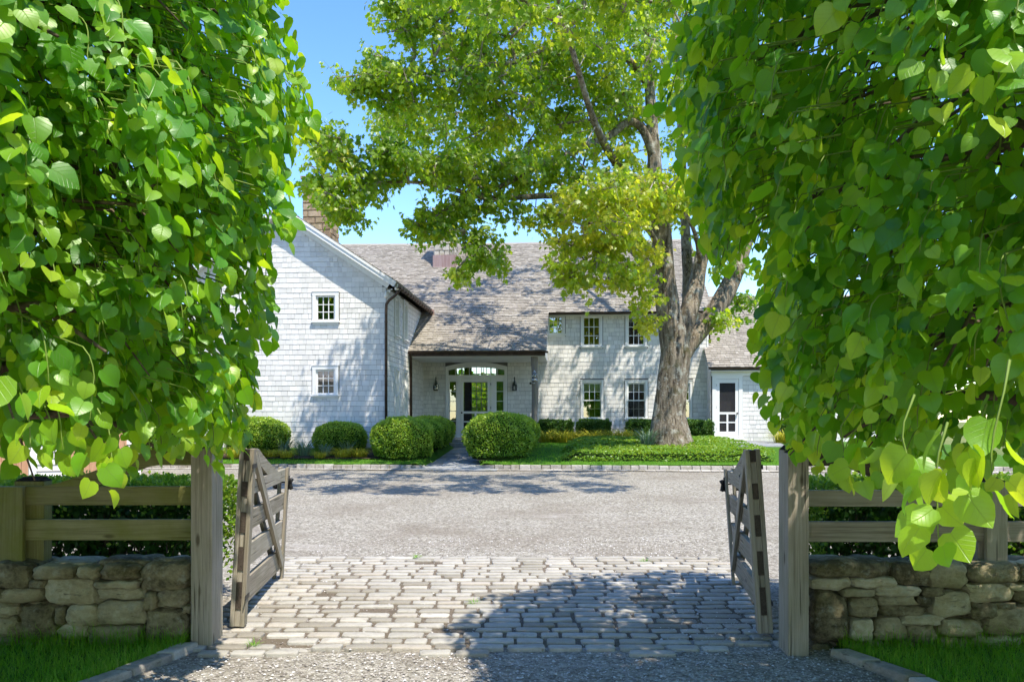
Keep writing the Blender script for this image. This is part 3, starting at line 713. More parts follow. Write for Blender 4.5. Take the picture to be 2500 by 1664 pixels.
# --- chimneys
def stone_stack(name, x0, x1, y0, y1, z0, z1, mat, sz=.3):
    b = MB(); b.box(x0+.03, x1-.03, y0+.03, y1-.03, z0, z1-.02, .5)
    for (a0, a1, fx) in ((x0, x1, lambda u, d, z: (u, y0+d, z)), (y0, y1, lambda u, d, z: (x1-d, u, z)), (y0, y1, lambda u, d, z: (x0+d, u, z)), (x0, x1, lambda u, d, z: (u, y1-d, z))):
        z = z0
        while z < z1-.05:
            hh = min(random.uniform(.14, .26), z1-z); u = a0
            if z1-z-hh < .08: hh = z1-z
            while u < a1-.01:
                wd = random.uniform(.16, sz*1.5); e = min(u+wd, a1)
                if a1-e < .1: e = a1
                d = random.uniform(.0, .02); i = .02
                p = [fx(u+.008, .03, z+.008), fx(e-.008, .03, z+.008), fx(e-.008, .03, z+hh-.008), fx(u+.008, .03, z+hh-.008),
                     fx(u+i, -d, z+i), fx(e-i, -d, z+i*random.uniform(.6, 1.6)), fx(e-i*random.uniform(.6, 1.8), -d+random.uniform(-.01, .01), z+hh-i), fx(u+i, -d, z+hh-i*random.uniform(.6, 1.6))]
                b.add(p, [(4,5,6,7), (0,1,5,4), (1,2,6,5), (2,3,7,6), (3,0,4,7)], random.random()); u = e
            z += hh
    b.box(x0-.06, x1+.06, y0-.06, y1+.06, z1+.002, z1+.1, .5)
    return b.build(name, mat, house)
stone_stack('chimney', -5.45, -4.5, -3.2, -2.2, 6.8, 9.75, M['chimney_stone'])
stone_stack('chimney', -2.12, -1.26, 3.6, 4.5, 7.6, 10.3, M['granite'], .25)
b = MB()                                          # copper flashing skirt round the second chimney
for v in (0,):
    z0 = RZ-SL*(RY-3.5); b.box(-2.16, -1.22, 3.52, 3.585, z0-.03, z0+.5, .5, 2)
    b.hexa([(x, y, z) for x in (-1.245, -1.205) for y in (3.59, 4.3) for z in ((z0+.0+SL*(y-3.5), z0+.5))], .5, 1)
    b.hexa([(x, y, z) for x in (-2.175, -2.135) for y in (3.59, 4.3) for z in ((z0+.0+SL*(y-3.5), z0+.5))], .5, 1)
b.build('chimney_flashing', M['copper'], house)

# --- addition on the right
AY, AX0, AX1 = -.85, 8.36, 14.5
af = lambda x, d, z: (x, AY+d, z)
ad_hole = (8.42, 9.34, 1.14, 3.22)
b = MB(); grid_wall(b, AX0-.03, AX1, .3, 3.5, [(8.5, 9.27, 1.2, 3.16)], af); shingles(b, AX0-.03, AX1, .84, 3.42, [(8.33, 9.42, 1.0, 3.34)], af)
shingles(b, AY, -.03, .84, 3.72, [], lambda y, d, z: (AX0-.03+d, y, z))
b.add([(AX0-.03, AY, .3), (AX0-.03, 0, .3), (AX0-.03, 0, 4.25), (AX0-.03, AY, 3.6)], [(0,1,2,3)], .4)
b.add([(AX1, AY, .3), (AX1, 8, .3), (AX1, 8, 3.6), (AX1, 3, 6.3), (AX1, AY, 3.5)], [(0,1,2,3,4)], .4)
b.build('wall', [M['shingle'], M['backing']], house)
asl = .72; an, ac = asl/math.hypot(1, asl), 1/math.hypot(1, asl); AE = AY-.25; AEZ = 3.58
def ar(u, v, h): return (u, AE+v*ac-h*an, AEZ+v*an+h*ac)
b = MB(); VA = 4.2/ac
b.add([ar(8.36, 0, 0), ar(14.8, 0, 0), ar(14.8, VA, 0), ar(8.36, VA, 0)], [(0,1,2,3)], .3)
b.add([ar(8.22, 0, 0), ar(8.36, 0, 0), ar(8.36, 1.05/ac, 0), ar(8.22, 1.05/ac, 0)], [(0,1,2,3)], .3)
b.add([ar(8.22, 0, -.1), ar(14.8, 0, -.1), ar(14.8, VA, -.1), ar(8.36, VA, -.1)], [(0,1,2,3)], .3)
b.add([ar(8.22, 0, -.1), ar(8.22, 0, 0), ar(8.22, 1.05/ac, 0), ar(8.22, 1.05/ac, -.1)], [(0,1,2,3)], .3)
roof_course_plane(b, ar, -.03, VA, lambda v: [(8.2, 14.8)] if v*ac < 1.0 else [(8.36, 14.8)])
b.add([ar(8.36, VA, 0), ar(14.8, VA, 0), (14.8, 8, 3.6), (8.36, 8, 3.6)], [(0,1,2,3)], .3)
b.build('roof', M['roof'], house)
b = MB(); half_gutter(b, (8.24, AE-.06, AEZ-.02), (14.8, AE-.06, AEZ-.02), .05); b.build('gutter', M['bronze'], house)
b = MB(); b.box(8.24, 14.5, AE, AY-.03, AEZ-.14, AEZ-.12, .5); b.box(8.33, 14.5, AY-.045, AY-.03, AEZ-.3, AEZ-.141, .5); b.build('soffit_board', M['trim'], house)
b = MB(); b.box(8.37, 8.5, AY-.05, AY-.006, 1.14, 3.17, .5); b.box(9.28, 9.41, AY-.05, AY-.006, 1.14, 3.17, .5); b.box(8.37, 9.41, AY-.05, AY-.006, 3.171, 3.33, .5)
b.box(8.34, 9.44, AY-.075, AY-.006, 3.331, 3.36, .5); b.box(8.35, 9.43, AY-.16, AY-.006, 1.06, 1.139, .5)
b.build('door_casing', M['trim'], house)
screen_door(8.505, 9.275, 1.145, 3.165, AY-.01, house, handle_left=False)
b = MB(); b.box(8.5, 9.28, AY+.12, AY+.16, 1.1, 3.2, .5); b.build('inner_door', M['dark_inside'], house)
b = MB(); b.box(8.2, 10.1, -2.0, -1.03, .7, 1.03, .5); b.build('door_step', M['bluestone'], house, bevel=.02)

# ------------------------------------------------------------------ lamps fixed to the house
def wall_lantern(lx, ly, z, label):
    t = thing('wall_lantern', label, 'lantern', (*HL(lx, ly), z), -HA, 'lanterns beside the front door')
    b = MB(); b.box(-.03, .03, -.03, 0, -.06, .2, .5); b.tube([(0, -.02, .12), (0, -.1, .18)], .01, 6); b.build('bracket', M['lantern'], t)
    b = MB(); b.lathe([(.05, .06), (.035, .12), (.022, .2), (.018, .27), (.03, .3), (.006, .34), (.004, .36)], 0, -.1, 12)
    b.lathe([(.085, .045), (.085, .06), (.05, .075)], 0, -.1, 12); b.lathe([(.08, -.155), (.085, -.14), (.08, -.13)], 0, -.1, 12)
    for k in range(6):
        a = k*math.pi/3; b.box(.078*math.cos(a)-.009, .078*math.cos(a)+.009, -.1+.078*math.sin(a)-.009, -.1+.078*math.sin(a)+.009, -.14, .05, .5)
    b.build('lantern_cage', M['lantern'], t, True)
    b = MB(); b.lathe([(.072, -.13), (.072, .045)], 0, -.1, 12); b.build('lantern_glass', M['lamp_glass'], t)
    b = MB(); b.lathe([(.008, -.13), (.03, -.07), (.035, -.04), (.02, 0), (.005, .01)], 0, -.1, 10); b.build('bulb', M['bulb'], t, True)
wall_lantern(-1.46, -.03, 2.98, 'dark bottle shaped lantern on the shingles left of the front door')
wall_lantern(1.41, -.03, 2.97, 'dark bottle shaped lantern on the shingles between front door and porch post')
t = thing('post_lantern', 'clear glass globe lantern with metal collar clamped on the timber porch post', 'lantern', (*HL(2.26, -2.9), 3.02), -HA)
b = MB(); b.tube([(0, .03, .0), (0, -.08, .0)], .012, 8); b.lathe([(.12, .02), (.125, .035), (.12, .05)], 0, -.12, 16); b.lathe([(.05, .0), (.09, .02), (.09, .06), (.06, .08)], 0, -.12, 14)
b.lathe([(.06, .28), (.05, .31), (.02, .33), (.02, .35), (.0, .36)], 0, -.12, 12); b.tube([(-.14, 0, -.06), (.02, 0, -.06)], .02, 8)
for k in range(5):
    a = k*1.2566; b.tube([(.1*math.cos(a), -.12+.1*math.sin(a), .04), (.1*math.cos(a), -.12+.1*math.sin(a), .2), (.05*math.cos(a), -.12+.05*math.sin(a), .29)], .005, 5)
b.build('lantern_cage', M['galv'], t, True)
b = MB(); b.lathe([(.05, .08), (.085, .13), (.09, .19), (.07, .25), (.05, .28)], 0, -.12, 16); b.build('glass_globe', M['lamp_glass'], t, True)
b = MB(); b.box(-.16, -.1, -.06, .0, -.1, -.03, .5); b.build('control_box', M['iron'], t)
t = thing('floodlight', 'pair of white floodlight bulbs under the eave corner of the gabled wing', 'floodlight', (*HL(WX1+.12, WY-.12), 5.5), -HA)
b = MB(); b.tube([(0, .1, 0), (0, 0, 0)], .03, 8); b.tube([(-.07, 0, .0), (.1, 0, .06)], .012, 6); b.build('bracket', M['trim'], t)
for dx, dz in ((-.08, -.12), (.24, .1)):
    b = MB(); b.lathe([(.03, .10), (.035, .05), (.065, .0), (.075, -.05), (.05, -.08), (.0, -.085)], dx, -.05, 12); o = b.build('bulb', M['bulb'], t, True); o.location = (0, 0, dz)
b = MB(); xs_ = np.linspace(-2.55, 2.45, 12); ys_ = np.linspace(6.35, 10.2, 28)
b.add([(x, y, G(y)+.014+.004*mnoise.noise((x*2, y*2, 3))-max(0, 6.62+max(0, x-.9)*.42-y)*.25-max(0, y-10.0)*.2-max(0, abs(x)-2.3)*.2) for y in ys_ for x in xs_], [(j*12+i, j*12+i+1, (j+1)*12+i+1, (j+1)*12+i) for j in range(27) for i in range(11)], .5)
tag(b.build('joint_sand', M['joint_sand'], smooth=True), kind='structure')
# ------------------------------------------------------------------ front garden (built in the house frame, placed in the world)
def lsheet(name, pts_fn, us, vs_, mat, kind='structure'):
    b = MB(); V = []; nu = len(us)
    for v in vs_:
        for u in us:
            lx, ly, z = pts_fn(u, v); x, y = HL(lx, ly); V.append((x, y, z))
    b.add(V, [(j*nu+i, j*nu+i+1, (j+1)*nu+i+1, (j+1)*nu+i) for j in range(len(vs_)-1) for i in range(nu-1)], .5)
    return tag(b.build(name, mat, smooth=True), kind=kind)
LYS = list(np.linspace(0, 1, 24))
def zpath(ly): return float(np.interp(ly, [-9.9, -9.3, -3.4, -1], [.455, .47, .84, .9]))
def kfront(lx):                                  # front edge of the lawn, curling back towards the path
    if lx < .4: return -9.22+max(0, lx+1.1)**2*.55
    return -9.22+max(0, 1.75-lx)**2*.7
def lawn_l(u, v):
    lx = lerp(-14, -.34, u); f = kfront(lx); ly = lerp(f, 6 if lx < -8.1 else -2.9, v**1.5); z = ZL(ly)+.015*mnoise.noise((lx, ly, 1)); return lx+(.04 if u > .999 else 0), ly, (zpath(ly)-.04 if u > .999 else z)
def lawn_r(u, v):
    lx = lerp(.98, 15, u); f = kfront(lx); ly = lerp(f, .3, v**1.5); z = ZL(ly)+.015*mnoise.noise((lx, ly, 1)); return lx-(.04 if u < .001 else 0), ly, (zpath(ly)-.04 if u < .001 else z)
lsheet('lawn', lawn_l, np.linspace(0, 1, 60), LYS, M['turf']); lsheet('lawn', lawn_r, np.linspace(0, 1, 60), LYS, M['turf'])
# flagstone path
def path():
    b = MB(); ly = -9.75
    while ly < -3.3:
        d = random.uniform(.45, .8); e = min(ly+d, -3.3)
        fl = max(0, -8.3-ly)*.55
        xs = [-.33-fl, random.uniform(-.05, .55), .97+fl*.8]
        for a, c in zip(xs[:-1], xs[1:]):
            z0, z1 = zpath(ly+.02), zpath(e-.02); j = random.uniform(-.003, .004)
            V = [(*HL(a+.012, ly+.012), z0+.012+j), (*HL(c-.012, ly+.012), z0+.012+j), (*HL(c-.012, e-.012), z1+.012+j), (*HL(a+.012, e-.012), z1+.012+j)]
            V += [(x, y, z-.06) for x, y, z in V]
            b.add(V, [(0,1,2,3), (0,4,5,1), (1,5,6,2), (2,6,7,3), (3,7,4,0)])
        b.add([(*HL(xs[0], ly), zpath(ly)), (*HL(xs[2], ly), zpath(ly)), (*HL(xs[2], e), zpath(e)), (*HL(xs[0], e), zpath(e))], [(0,1,2,3)], .1)
        ly = e
    for i in range(9):                            # side path to the kitchen door
        a = 8.3+.05*i; y0 = -5.6+i*.42; V = [(*HL(a, y0), ZL(y0)+.03), (*HL(a+1.5, y0), ZL(y0)+.03), (*HL(a+1.5, y0+.4), ZL(y0+.4)+.03), (*HL(a, y0+.4), ZL(y0+.4)+.03)]
        V += [(x, y, z-.06) for x, y, z in V]; b.add(V, [(0,1,2,3), (0,4,5,1), (1,5,6,2), (2,6,7,3), (3,7,4,0)])
    tag(b.build('path', M['bluestone']), kind='structure')
path()
# granite kerb blocks along the drive
def kerb():
    b = MB()
    for (a, c) in ((-13.5, -.36), (.97, 14.5)):
        x = a
        while x < c-.05:
            L = random.uniform(.2, .3); e = min(x+L, c)
            ly0, ly1 = kfront(x)-.0, kfront(e)-.0; zt = .575+random.uniform(-.01, .008)
            drop = .07*max(0, 1-abs(((x+e)/2-.32))/1.3); zt -= drop
            V = []
            for (xx, ly, g) in ((x+.006, ly0, 0), (e-.006, ly1, 0)):
                for dy in (-.11, .03):
                    for z in (.40, zt):
                        px, py = HL(xx, ly+dy+(.012 if z == zt and dy < 0 else 0)); V.append((px, py, z))
            b.hexa(V, None, 0); x = e
    tag(b.build('kerb', M['granite'], bevel=.014), kind='structure')
    b = MB()                                     # flush granite gutter course in front of it
    x = -13.5
    while x < 14.5:
        L = random.uniform(.22, .34)
        if not (-.6 < x < .95):
            V = [(*HL(x, -9.6), G(HL(x, -9.6)[1])+.02), (*HL(x+L-.015, -9.6), G(HL(x, -9.6)[1])+.02), (*HL(x+L-.015, -9.36), .475), (*HL(x, -9.36), .475)]
            b.add(V, [(0,1,2,3)])
        x += L
    tag(b.build('drive_edging', M['granite']), kind='structure')
kerb()
def bed(pts, dz=.012):
    b = MB(); V = [(*HL(x, y), ZL(y)+dz) for x, y in pts]; b.add(V, [tuple(range(len(V)))], .5); tag(b.build('bed_soil', M['earth']), kind='structure')
bed([(-13, -8.5), (-2.0, -8.5), (-.55, -8.3), (-.45, -6.4), (-.45, -3.6), (-13, -3.6), (-13, -6.4)], .03)
bed([(.99, -8.7), (1.6, -8.7), (2.25, -8.2), (2.35, -3.5), (.99, -3.5)], .03)
bed([(2.2, -2.6), (8.3, -2.6), (8.3, -.05), (2.2, -.05)], .03)

QUAD = [(-.28, 0, 0), (.28, .1, 0), (.34, .55, .06), (0, 1, 0), (-.34, .55, .06), (0, .5, -.06)]
QF = [(0, 1, 5), (1, 2, 5), (2, 3, 5), (3, 4, 5), (4, 0, 5)]
KITE = [(0, 0, 0), (.36, .5, .07), (0, 1, 0), (-.36, .5, .07)]
KF = [(0, 1, 2), (0, 2, 3)]
def fbm(p, s): return np.array([mnoise.fractal(Vector(q)*s, 1.0, 2.0, 3) for q in p])
def shell_foliage(P, N, n_leaf, size, core_fn, name, leafmat, parent=None, rough=.05, flat=.5):
    pass
def sphere_pts(n):
    i = np.arange(n)+.5; ph = np.arccos(1-2*i/n); th = math.pi*(1+5**.5)*i
    return np.stack([np.cos(th)*np.sin(ph), np.sin(th)*np.sin(ph), np.cos(ph)], 1)
def topiary(name, leafmat, n, kind, size=.042, seed=1, gaps=False):
    """unit dome (radius 1, height 1 scaled later) or unit box, covered with small leaves over a solid dark green core"""
    rg = np.random.default_rng(seed)
    if kind == 'dome':
        S = sphere_pts(n); S = S[rg.permutation(n)]
        S = S+rg.normal(0, .02, S.shape); S = norm(S)
        pw = 2.35; rr = (np.abs(S[:, 0])**pw+np.abs(S[:, 1])**pw+np.abs(S[:, 2])**pw)**(-1/pw)
        P = S*rr[:, None]; t_ = np.clip(-P[:, 2], 0, 1); q_ = np.hypot(P[:, 0], P[:, 1]); tgt = np.where(t_ > 0, np.maximum(q_, 1-.16*t_**2), q_)*np.where(t_ > .93, 0.9, 1)
        P = P*np.stack([tgt/np.maximum(q_, 1e-3)]*2+[np.ones(len(P))], 1)*np.array([.80, .80, .60])+np.array([0, 0, .50])
        N = norm(S*np.array([1, 1, 1.3])+np.array([0, 0, .25])*(S[:, 2:3] < 0)); keep = P[:, 2] > .03
        P, N = P[keep], N[keep]
    else:
        Lx, Ly, Lz = kind; P = []; N = []
        A = [2*(Lx*Lz), 2*(Ly*Lz), Lx*Ly]; tot = sum(A)
        for ax, ar in ((1, A[0]), (0, A[1]), (2, A[2])):
            k = int(n*ar/tot); q = rg.random((k, 3)); nn = np.zeros((k, 3))
            sg = np.where(rg.random(k) < .5, -1, 1) if ax < 2 else np.ones(k)
            p = (q-np.array([.5, .5, 0]))*np.array([Lx, Ly, Lz]); half = (Lx, Ly, Lz)[ax]
            if ax < 2: p[:, ax] = sg*half/2
            else: p[:, 2] = Lz
            nn[:, ax] = sg; P.append(p); N.append(nn)
        P = np.concatenate(P); N = np.concatenate(N)
    d = fbm(P, 3.2)*.06+fbm(P+7, 11)*.04
    if kind != 'dome':
        e = .07                                   # round the box edges
        for ax, L in ((0, Lx), (1, Ly)):
            over = np.maximum(0, np.abs(P[:, ax])-(L/2-e)); zz = np.maximum(0, P[:, 2]-(Lz-e)); P[:, 2] -= over*zz/e*.6; P[:, ax] -= np.sign(P[:, ax])*over*zz/e*.6
    m = len(P); P = P+N*(d+rg.normal(0, .016, m))[:, None]
    rnd = np.clip(.45+d*6+rg.normal(0, .2, m)+.22*(N[:, 2]), 0, 1)  # upward and bulging leaves coloured lighter, hollows darker, as if lit from above
    D = norm(N*.75+rg.normal(0, .55, (m, 3))+np.array([0, 0, .25])); NN = norm(N+rg.normal(0, .7, (m, 3))+np.array([0, 0, .3]))
    V, S_, L_, r_, u_ = leaf_arrays(P-D*size*.5, D, NN, size*(.7+.6*rg.random(m)), KITE, KF, rnd)
    # core
    b = MB()
    if kind == 'dome':
        rings = 18; seg = 28; vs = []
        for i in range(rings+1):
            ph = math.pi*i/rings*.94
            for k in range(seg):
                th = 2*math.pi*k/seg; s = np.array([math.cos(th)*math.sin(ph), math.sin(th)*math.sin(ph), math.cos(ph)])
                pw = 2.35; rr = (abs(s[0])**pw+abs(s[1])**pw+abs(s[2])**pw)**(-1/pw)
                p = s*rr; t_ = max(0, -p[2]); q_ = max(1e-3, math.hypot(p[0], p[1])); g_ = max(q_, 1-.16*t_**2) if t_ > 0 else q_
                p = np.array([p[0]*g_/q_*.76, p[1]*g_/q_*.76, p[2]*.56+.50]); vs.append(tuple(p))
        b.add(vs, [(i*seg+k, (i+1)*seg+k, (i+1)*seg+(k+1) % seg, i*seg+(k+1) % seg) for i in range(rings) for k in range(seg)], .4)
        b.tube([(0, 0, -.05), (0, 0, .3)], .09, 8)
    else:
        i = .045; b.box(-Lx/2+i, Lx/2-i, -Ly/2+i, Ly/2-i, .12*Lz, Lz-i, .4)
        for k in range(4): b.tube([((k-1.5)*Lx/4.5, 0, -.05), ((k-1.5)*Lx/4.5, 0, .3*Lz)], .025, 6)
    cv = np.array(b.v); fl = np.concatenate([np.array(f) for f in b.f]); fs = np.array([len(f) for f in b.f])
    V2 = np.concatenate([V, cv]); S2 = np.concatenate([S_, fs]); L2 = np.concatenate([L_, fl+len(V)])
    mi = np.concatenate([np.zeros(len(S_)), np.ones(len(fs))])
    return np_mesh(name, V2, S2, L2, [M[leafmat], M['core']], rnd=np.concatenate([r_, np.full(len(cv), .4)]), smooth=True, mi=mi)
def place(o, lx, ly, scale=(1,1,1), rz=0, dz=0, label=None, cat=None, group=None):
    x, y = HL(lx, ly); o.location = (x, y, ZL(ly)+dz); o.rotation_euler = (0, 0, -HA+rz); o.scale = scale
    return tag(o, label, cat, group)
# rounded boxwoods lining the path
GB = 'rounded boxwood shrubs in the front garden'
dome = topiary('boxwood_shrub', 'box_leaf', 15000, 'dome', .043, 3)
place(dome, -1.15, -8.0, (1.03, 1.03, .98), 0, 0, 'large dome of light green boxwood left of the path, nearest the drive', 'shrub', GB)
spots = [(-1.02, -6.45, .95, .78, 'boxwood dome left of the path, second from the drive'), (-.98, -5.2, .92, .8, 'boxwood dome left of the path, third from the drive'), (-.98, -4.1, .86, .78, 'smallest boxwood dome left of the path, beside the porch'),
         (1.5, -7.9, 1.12, 1.08, 'broadest boxwood dome, right of the path at the drive'), (1.66, -6.3, 1.05, .88, 'boxwood dome right of the path, second from the drive'), (1.62, -4.9, .95, .86, 'boxwood dome right of the path, beside the porch post'),
         (-3.15, -7.05, .9, .76, 'round boxwood below the two small gable windows'), (-5.5, -7.25, 1.05, .9, 'round boxwood at the left end of the bed, half behind lime leaves'), (-8.2, -7.3, .95, .86, 'round boxwood behind the left gate post under hanging lime leaves')]
for k, (lx, ly, s, h, lab) in enumerate(spots):
    o = dome.copy(); COL.objects.link(o); place(o, lx, ly, (s, s*random.uniform(.95, 1.05), h), k*1.3, 0, lab, 'shrub', GB)
# clipped blocks under the windows
GH = 'clipped box hedges along the house front'
blk = topiary('clipped_hedge', 'dark_box_leaf', 9000, (1.16, .7, .72), .04, 5)
place(blk, 3.16-.25, -1.0, (1.06, 1, 1), 0, 0, 'square clipped hedge block right of the porch post', 'hedge', GH)
for lx, sx, sz, lab in ((4.26, .98, 1.02, 'square clipped hedge block under the first ground floor window'), (6.0, 1.0, 1.02, 'clipped hedge block under the second ground floor window, partly behind the maple trunk'), (7.75, 1.02, 1.0, 'clipped hedge block between maple trunk and screen door'), (11.0, .9, .9, 'clipped hedge block right of the screen door, edged by lime leaves')):
    o = blk.copy(); COL.objects.link(o); place(o, lx, -1.05 if lx < 9 else -2.0, (sx, 1, sz), 0, 0, lab, 'hedge', GH)

# grasses and strap leaved plants
BL = [(-.5, 0, 0), (.5, 0, 0), (.42, .4, .07), (-.42, .4, .07), (.28, .75, -.08), (-.28, .75, -.08), (0, 1.0, -.34)]
BF = [(0, 1, 2, 3), (3, 2, 4, 5), (5, 4, 6)]
def blades(n, rad, h, wid, lean, seed, mat, name, curl=1.0):
    rg = np.random.default_rng(seed); a = rg.random(n)*6.283; r = rad*np.sqrt(rg.random(n))*.5
    P = np.stack([np.cos(a)*r, np.sin(a)*r, np.zeros(n)], 1)
    a2 = a+rg.normal(0, .5, n); ln = lean*(.3+.9*rg.random(n))
    D = norm(np.stack([np.cos(a2)*ln, np.sin(a2)*ln, np.ones(n)], 1)); N = norm(np.stack([-np.cos(a2), -np.sin(a2), ln], 1))
    hs = h*(.6+.5*rg.random(n)); T = np.tile(np.array(BL)[None], (n, 1, 1)); T[:, :, 0] *= (wid/hs)[:, None]; T[:, :, 2] *= curl*(-1)*-1
    V, S_, L_, r_, u_ = leaf_arrays(P, D, N, hs, T, BF, rg.random(n))
    return np_mesh(name, V, S_, L_, M[mat], rnd=r_, smooth=True)
gold = blades(230, .5, .5, .015, .95, 2, 'gold_grass', 'golden_grass', 2.0)
GG = 'golden grass clumps in the garden beds'
place(gold, -2.3, -8.15, (.8, .8, .75), 0, .02, 'arching golden grass clump beside the nearest left boxwood dome', 'grass clump', GG)
gs = [(-2.75, -8.2, 'golden grass clump in the left bed, second from the boxwood dome'), (-3.35, -8.35, 'golden grass clump in front of the boxwood under the gable windows'), (-4.3, -8.3, 'golden grass clump left of the blue green irises'), (-4.75, -8.2, 'golden grass clump in the middle of the left bed'), (-5.3, -8.35, 'golden grass clump at the left end of the bed'), (-5.75, -8.3, 'golden grass clump in front of the leftmost boxwood'), (1.95, -7.9, 'golden grass clump at the right foot of the broadest boxwood dome'),
      (2.7, -2.6, 'golden grass clump at the foot of the porch post'), (3.2, -2.7, 'golden grass clump before the first clipped hedge'), (3.7, -2.65, 'golden grass clump between first and second clipped hedge'), (4.2, -2.7, 'bright golden grass clump before the second clipped hedge'), (4.65, -2.75, 'bright golden grass clump below the window gap'), (5.1, -2.8, 'golden grass clump left of the maple trunk, farther one'), (5.5, -3.2, 'golden grass clump left of the maple trunk, nearer one'), (10.2, -3.1, 'golden grass clump right of the side path'), (10.9, -3.2, 'golden grass clump before the right hedge block')]
for k, (lx, ly, lab) in enumerate(gs):
    o = gold.copy(); COL.objects.link(o); s = random.uniform(.8, 1.2)*(1.25 if ly > -5 else .72); place(o, lx, ly-(.5 if ly > -5 else 0), (s*1.15, s, s), k*2.1, .02, lab, 'grass clump', GG)
iris = blades(70, .35, .55, .028, .55, 4, 'iris_blade', 'iris_clump', .9)
GI = 'grey green iris clumps'
place(iris, 5.62, -7.1, (1.1, 1.1, 1.0), 0, .22, 'grey green strap leaf clump at the foot of the maple trunk', 'iris', GI)
for k, (lx, ly, s, lab) in enumerate(((-3.9, -8.0, 1.0, 'grey green iris clump left of the boxwood under the gable windows'), (-2.75, -7.75, .95, 'grey green iris clump between two left boxwood domes'), (-4.6, -7.6, 1.0, 'grey green iris clump against the gable wall'), (-3.3, -8.05, .8, 'low grey green iris clump in front of the gable boxwood'))):
    o = iris.copy(); COL.objects.link(o); place(o, lx, ly, (s, s, s), k*1.7, .02, lab, 'iris', GI)
for lx, lab in ((-1.5, 'potted dark strap leaf plant under the left door lantern'), (1.42, 'potted dark strap leaf plant under the right door lantern')):
    t = thing('potted_plant', lab, 'potted plant', (*HL(lx, -.55), 1.116), -HA, 'potted plants beside the front door')
    b = MB(); b.lathe([(.13, 0), (.19, .36), (.21, .37), (.21, .42), (.17, .42), (.16, .38), (0, .37)], 0, 0, 16); b.build('pot', M['pot'], t, True)
    o = blades(110, .3, .52, .02, .9, int(lx*10)+50, 'fern_blade', 'leaves', 1.4); o.parent = t; o.location = (0, 0, .38)

# pachysandra carpet round the maple
def carpet():
    rg = np.random.default_rng(8); n = 26000
    lx = 3.0+rg.random(n)*6.0; ly = -8.75+rg.random(n)*6.0
    # outline: straight front, rounded left end, narrowing to the back right
    left = 3.2+.35*np.clip((ly+8.2)/2, -1, 1)**2+.15*np.sin(ly*3); right = np.interp(ly, [-8.75, -8.2, -6, -3], [8.7, 8.9, 8.3, 7.9])
    k = (lx > left) & (lx < right) & (ly < np.interp(lx, [3.2, 4.5, 9], [-4.4, -3.6, -3.0])) & (ly > -8.72+.08*np.sin(lx*4))
    lx, ly = lx[k], ly[k]; n = len(lx)
    edge = np.minimum(np.minimum(lx-left[k], ly+8.75), .4)/.4
    h = .07+.13*np.sqrt(np.clip(edge, 0, 1))+.05*np.array([mnoise.noise((a*3, b_*3, 2)) for a, b_ in zip(lx, ly)])
    hz = h*(1-.55*rg.random(n)**2*(edge < .5))
    pos = np.array([HL(a, b_) for a, b_ in zip(lx, ly)]); z = np.array([ZL(q) for q in ly])+hz*np.where(edge < .45, .25+.75*rg.random(n), 1)
    P = np.stack([pos[:, 0], pos[:, 1], z], 1); a = rg.random(n)*6.283
    D = norm(np.stack([np.cos(a), np.sin(a), .35+.4*rg.random(n)], 1)); N = norm(np.stack([.4*rg.normal(size=n), .4*rg.normal(size=n)-.25, np.ones(n)], 1))
    rnd = np.clip(.45+rg.normal(0, .22, n)+.25*np.array([mnoise.noise((x*1.4, y*1.4, 9)) for x, y in zip(lx, ly)]), 0, 1)
    V, S_, L_, r_, u_ = leaf_arrays(P, D, N, .05+.035*rg.random(n), KITE, KF, rnd)
    b = MB(); xs = np.linspace(3.25, 8.8, 40); ys = np.linspace(-8.65, -3.2, 30); vs = []
    for y in ys:
        for x in xs:
            l = 3.2+.35*min(1, max(-1, (y+8.2)/2))**2+.15*math.sin(y*3); r = float(np.interp(y, [-8.75, -8.2, -6, -3], [8.7, 8.9, 8.3, 7.9]))
            e = min(1, max(0, min(x-l, y+8.7, r-x)/.3)); inside = y < float(np.interp(x, [3.2, 4.5, 9], [-4.4, -3.6, -3.0]))
            vs.append((*HL(x, y), ZL(y)-.02+(.13*e if inside else 0)))
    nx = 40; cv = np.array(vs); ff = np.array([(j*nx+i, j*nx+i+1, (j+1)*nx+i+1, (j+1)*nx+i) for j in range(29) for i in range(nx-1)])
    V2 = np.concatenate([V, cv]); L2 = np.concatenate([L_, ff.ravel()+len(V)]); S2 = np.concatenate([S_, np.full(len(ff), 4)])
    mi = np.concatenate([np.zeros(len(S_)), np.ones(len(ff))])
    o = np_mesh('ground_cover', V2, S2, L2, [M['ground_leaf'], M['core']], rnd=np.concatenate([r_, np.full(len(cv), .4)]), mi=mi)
    tag(o, 'low leafy green ground cover round the foot of the maple', 'ground cover', kind='stuff')
carpet()
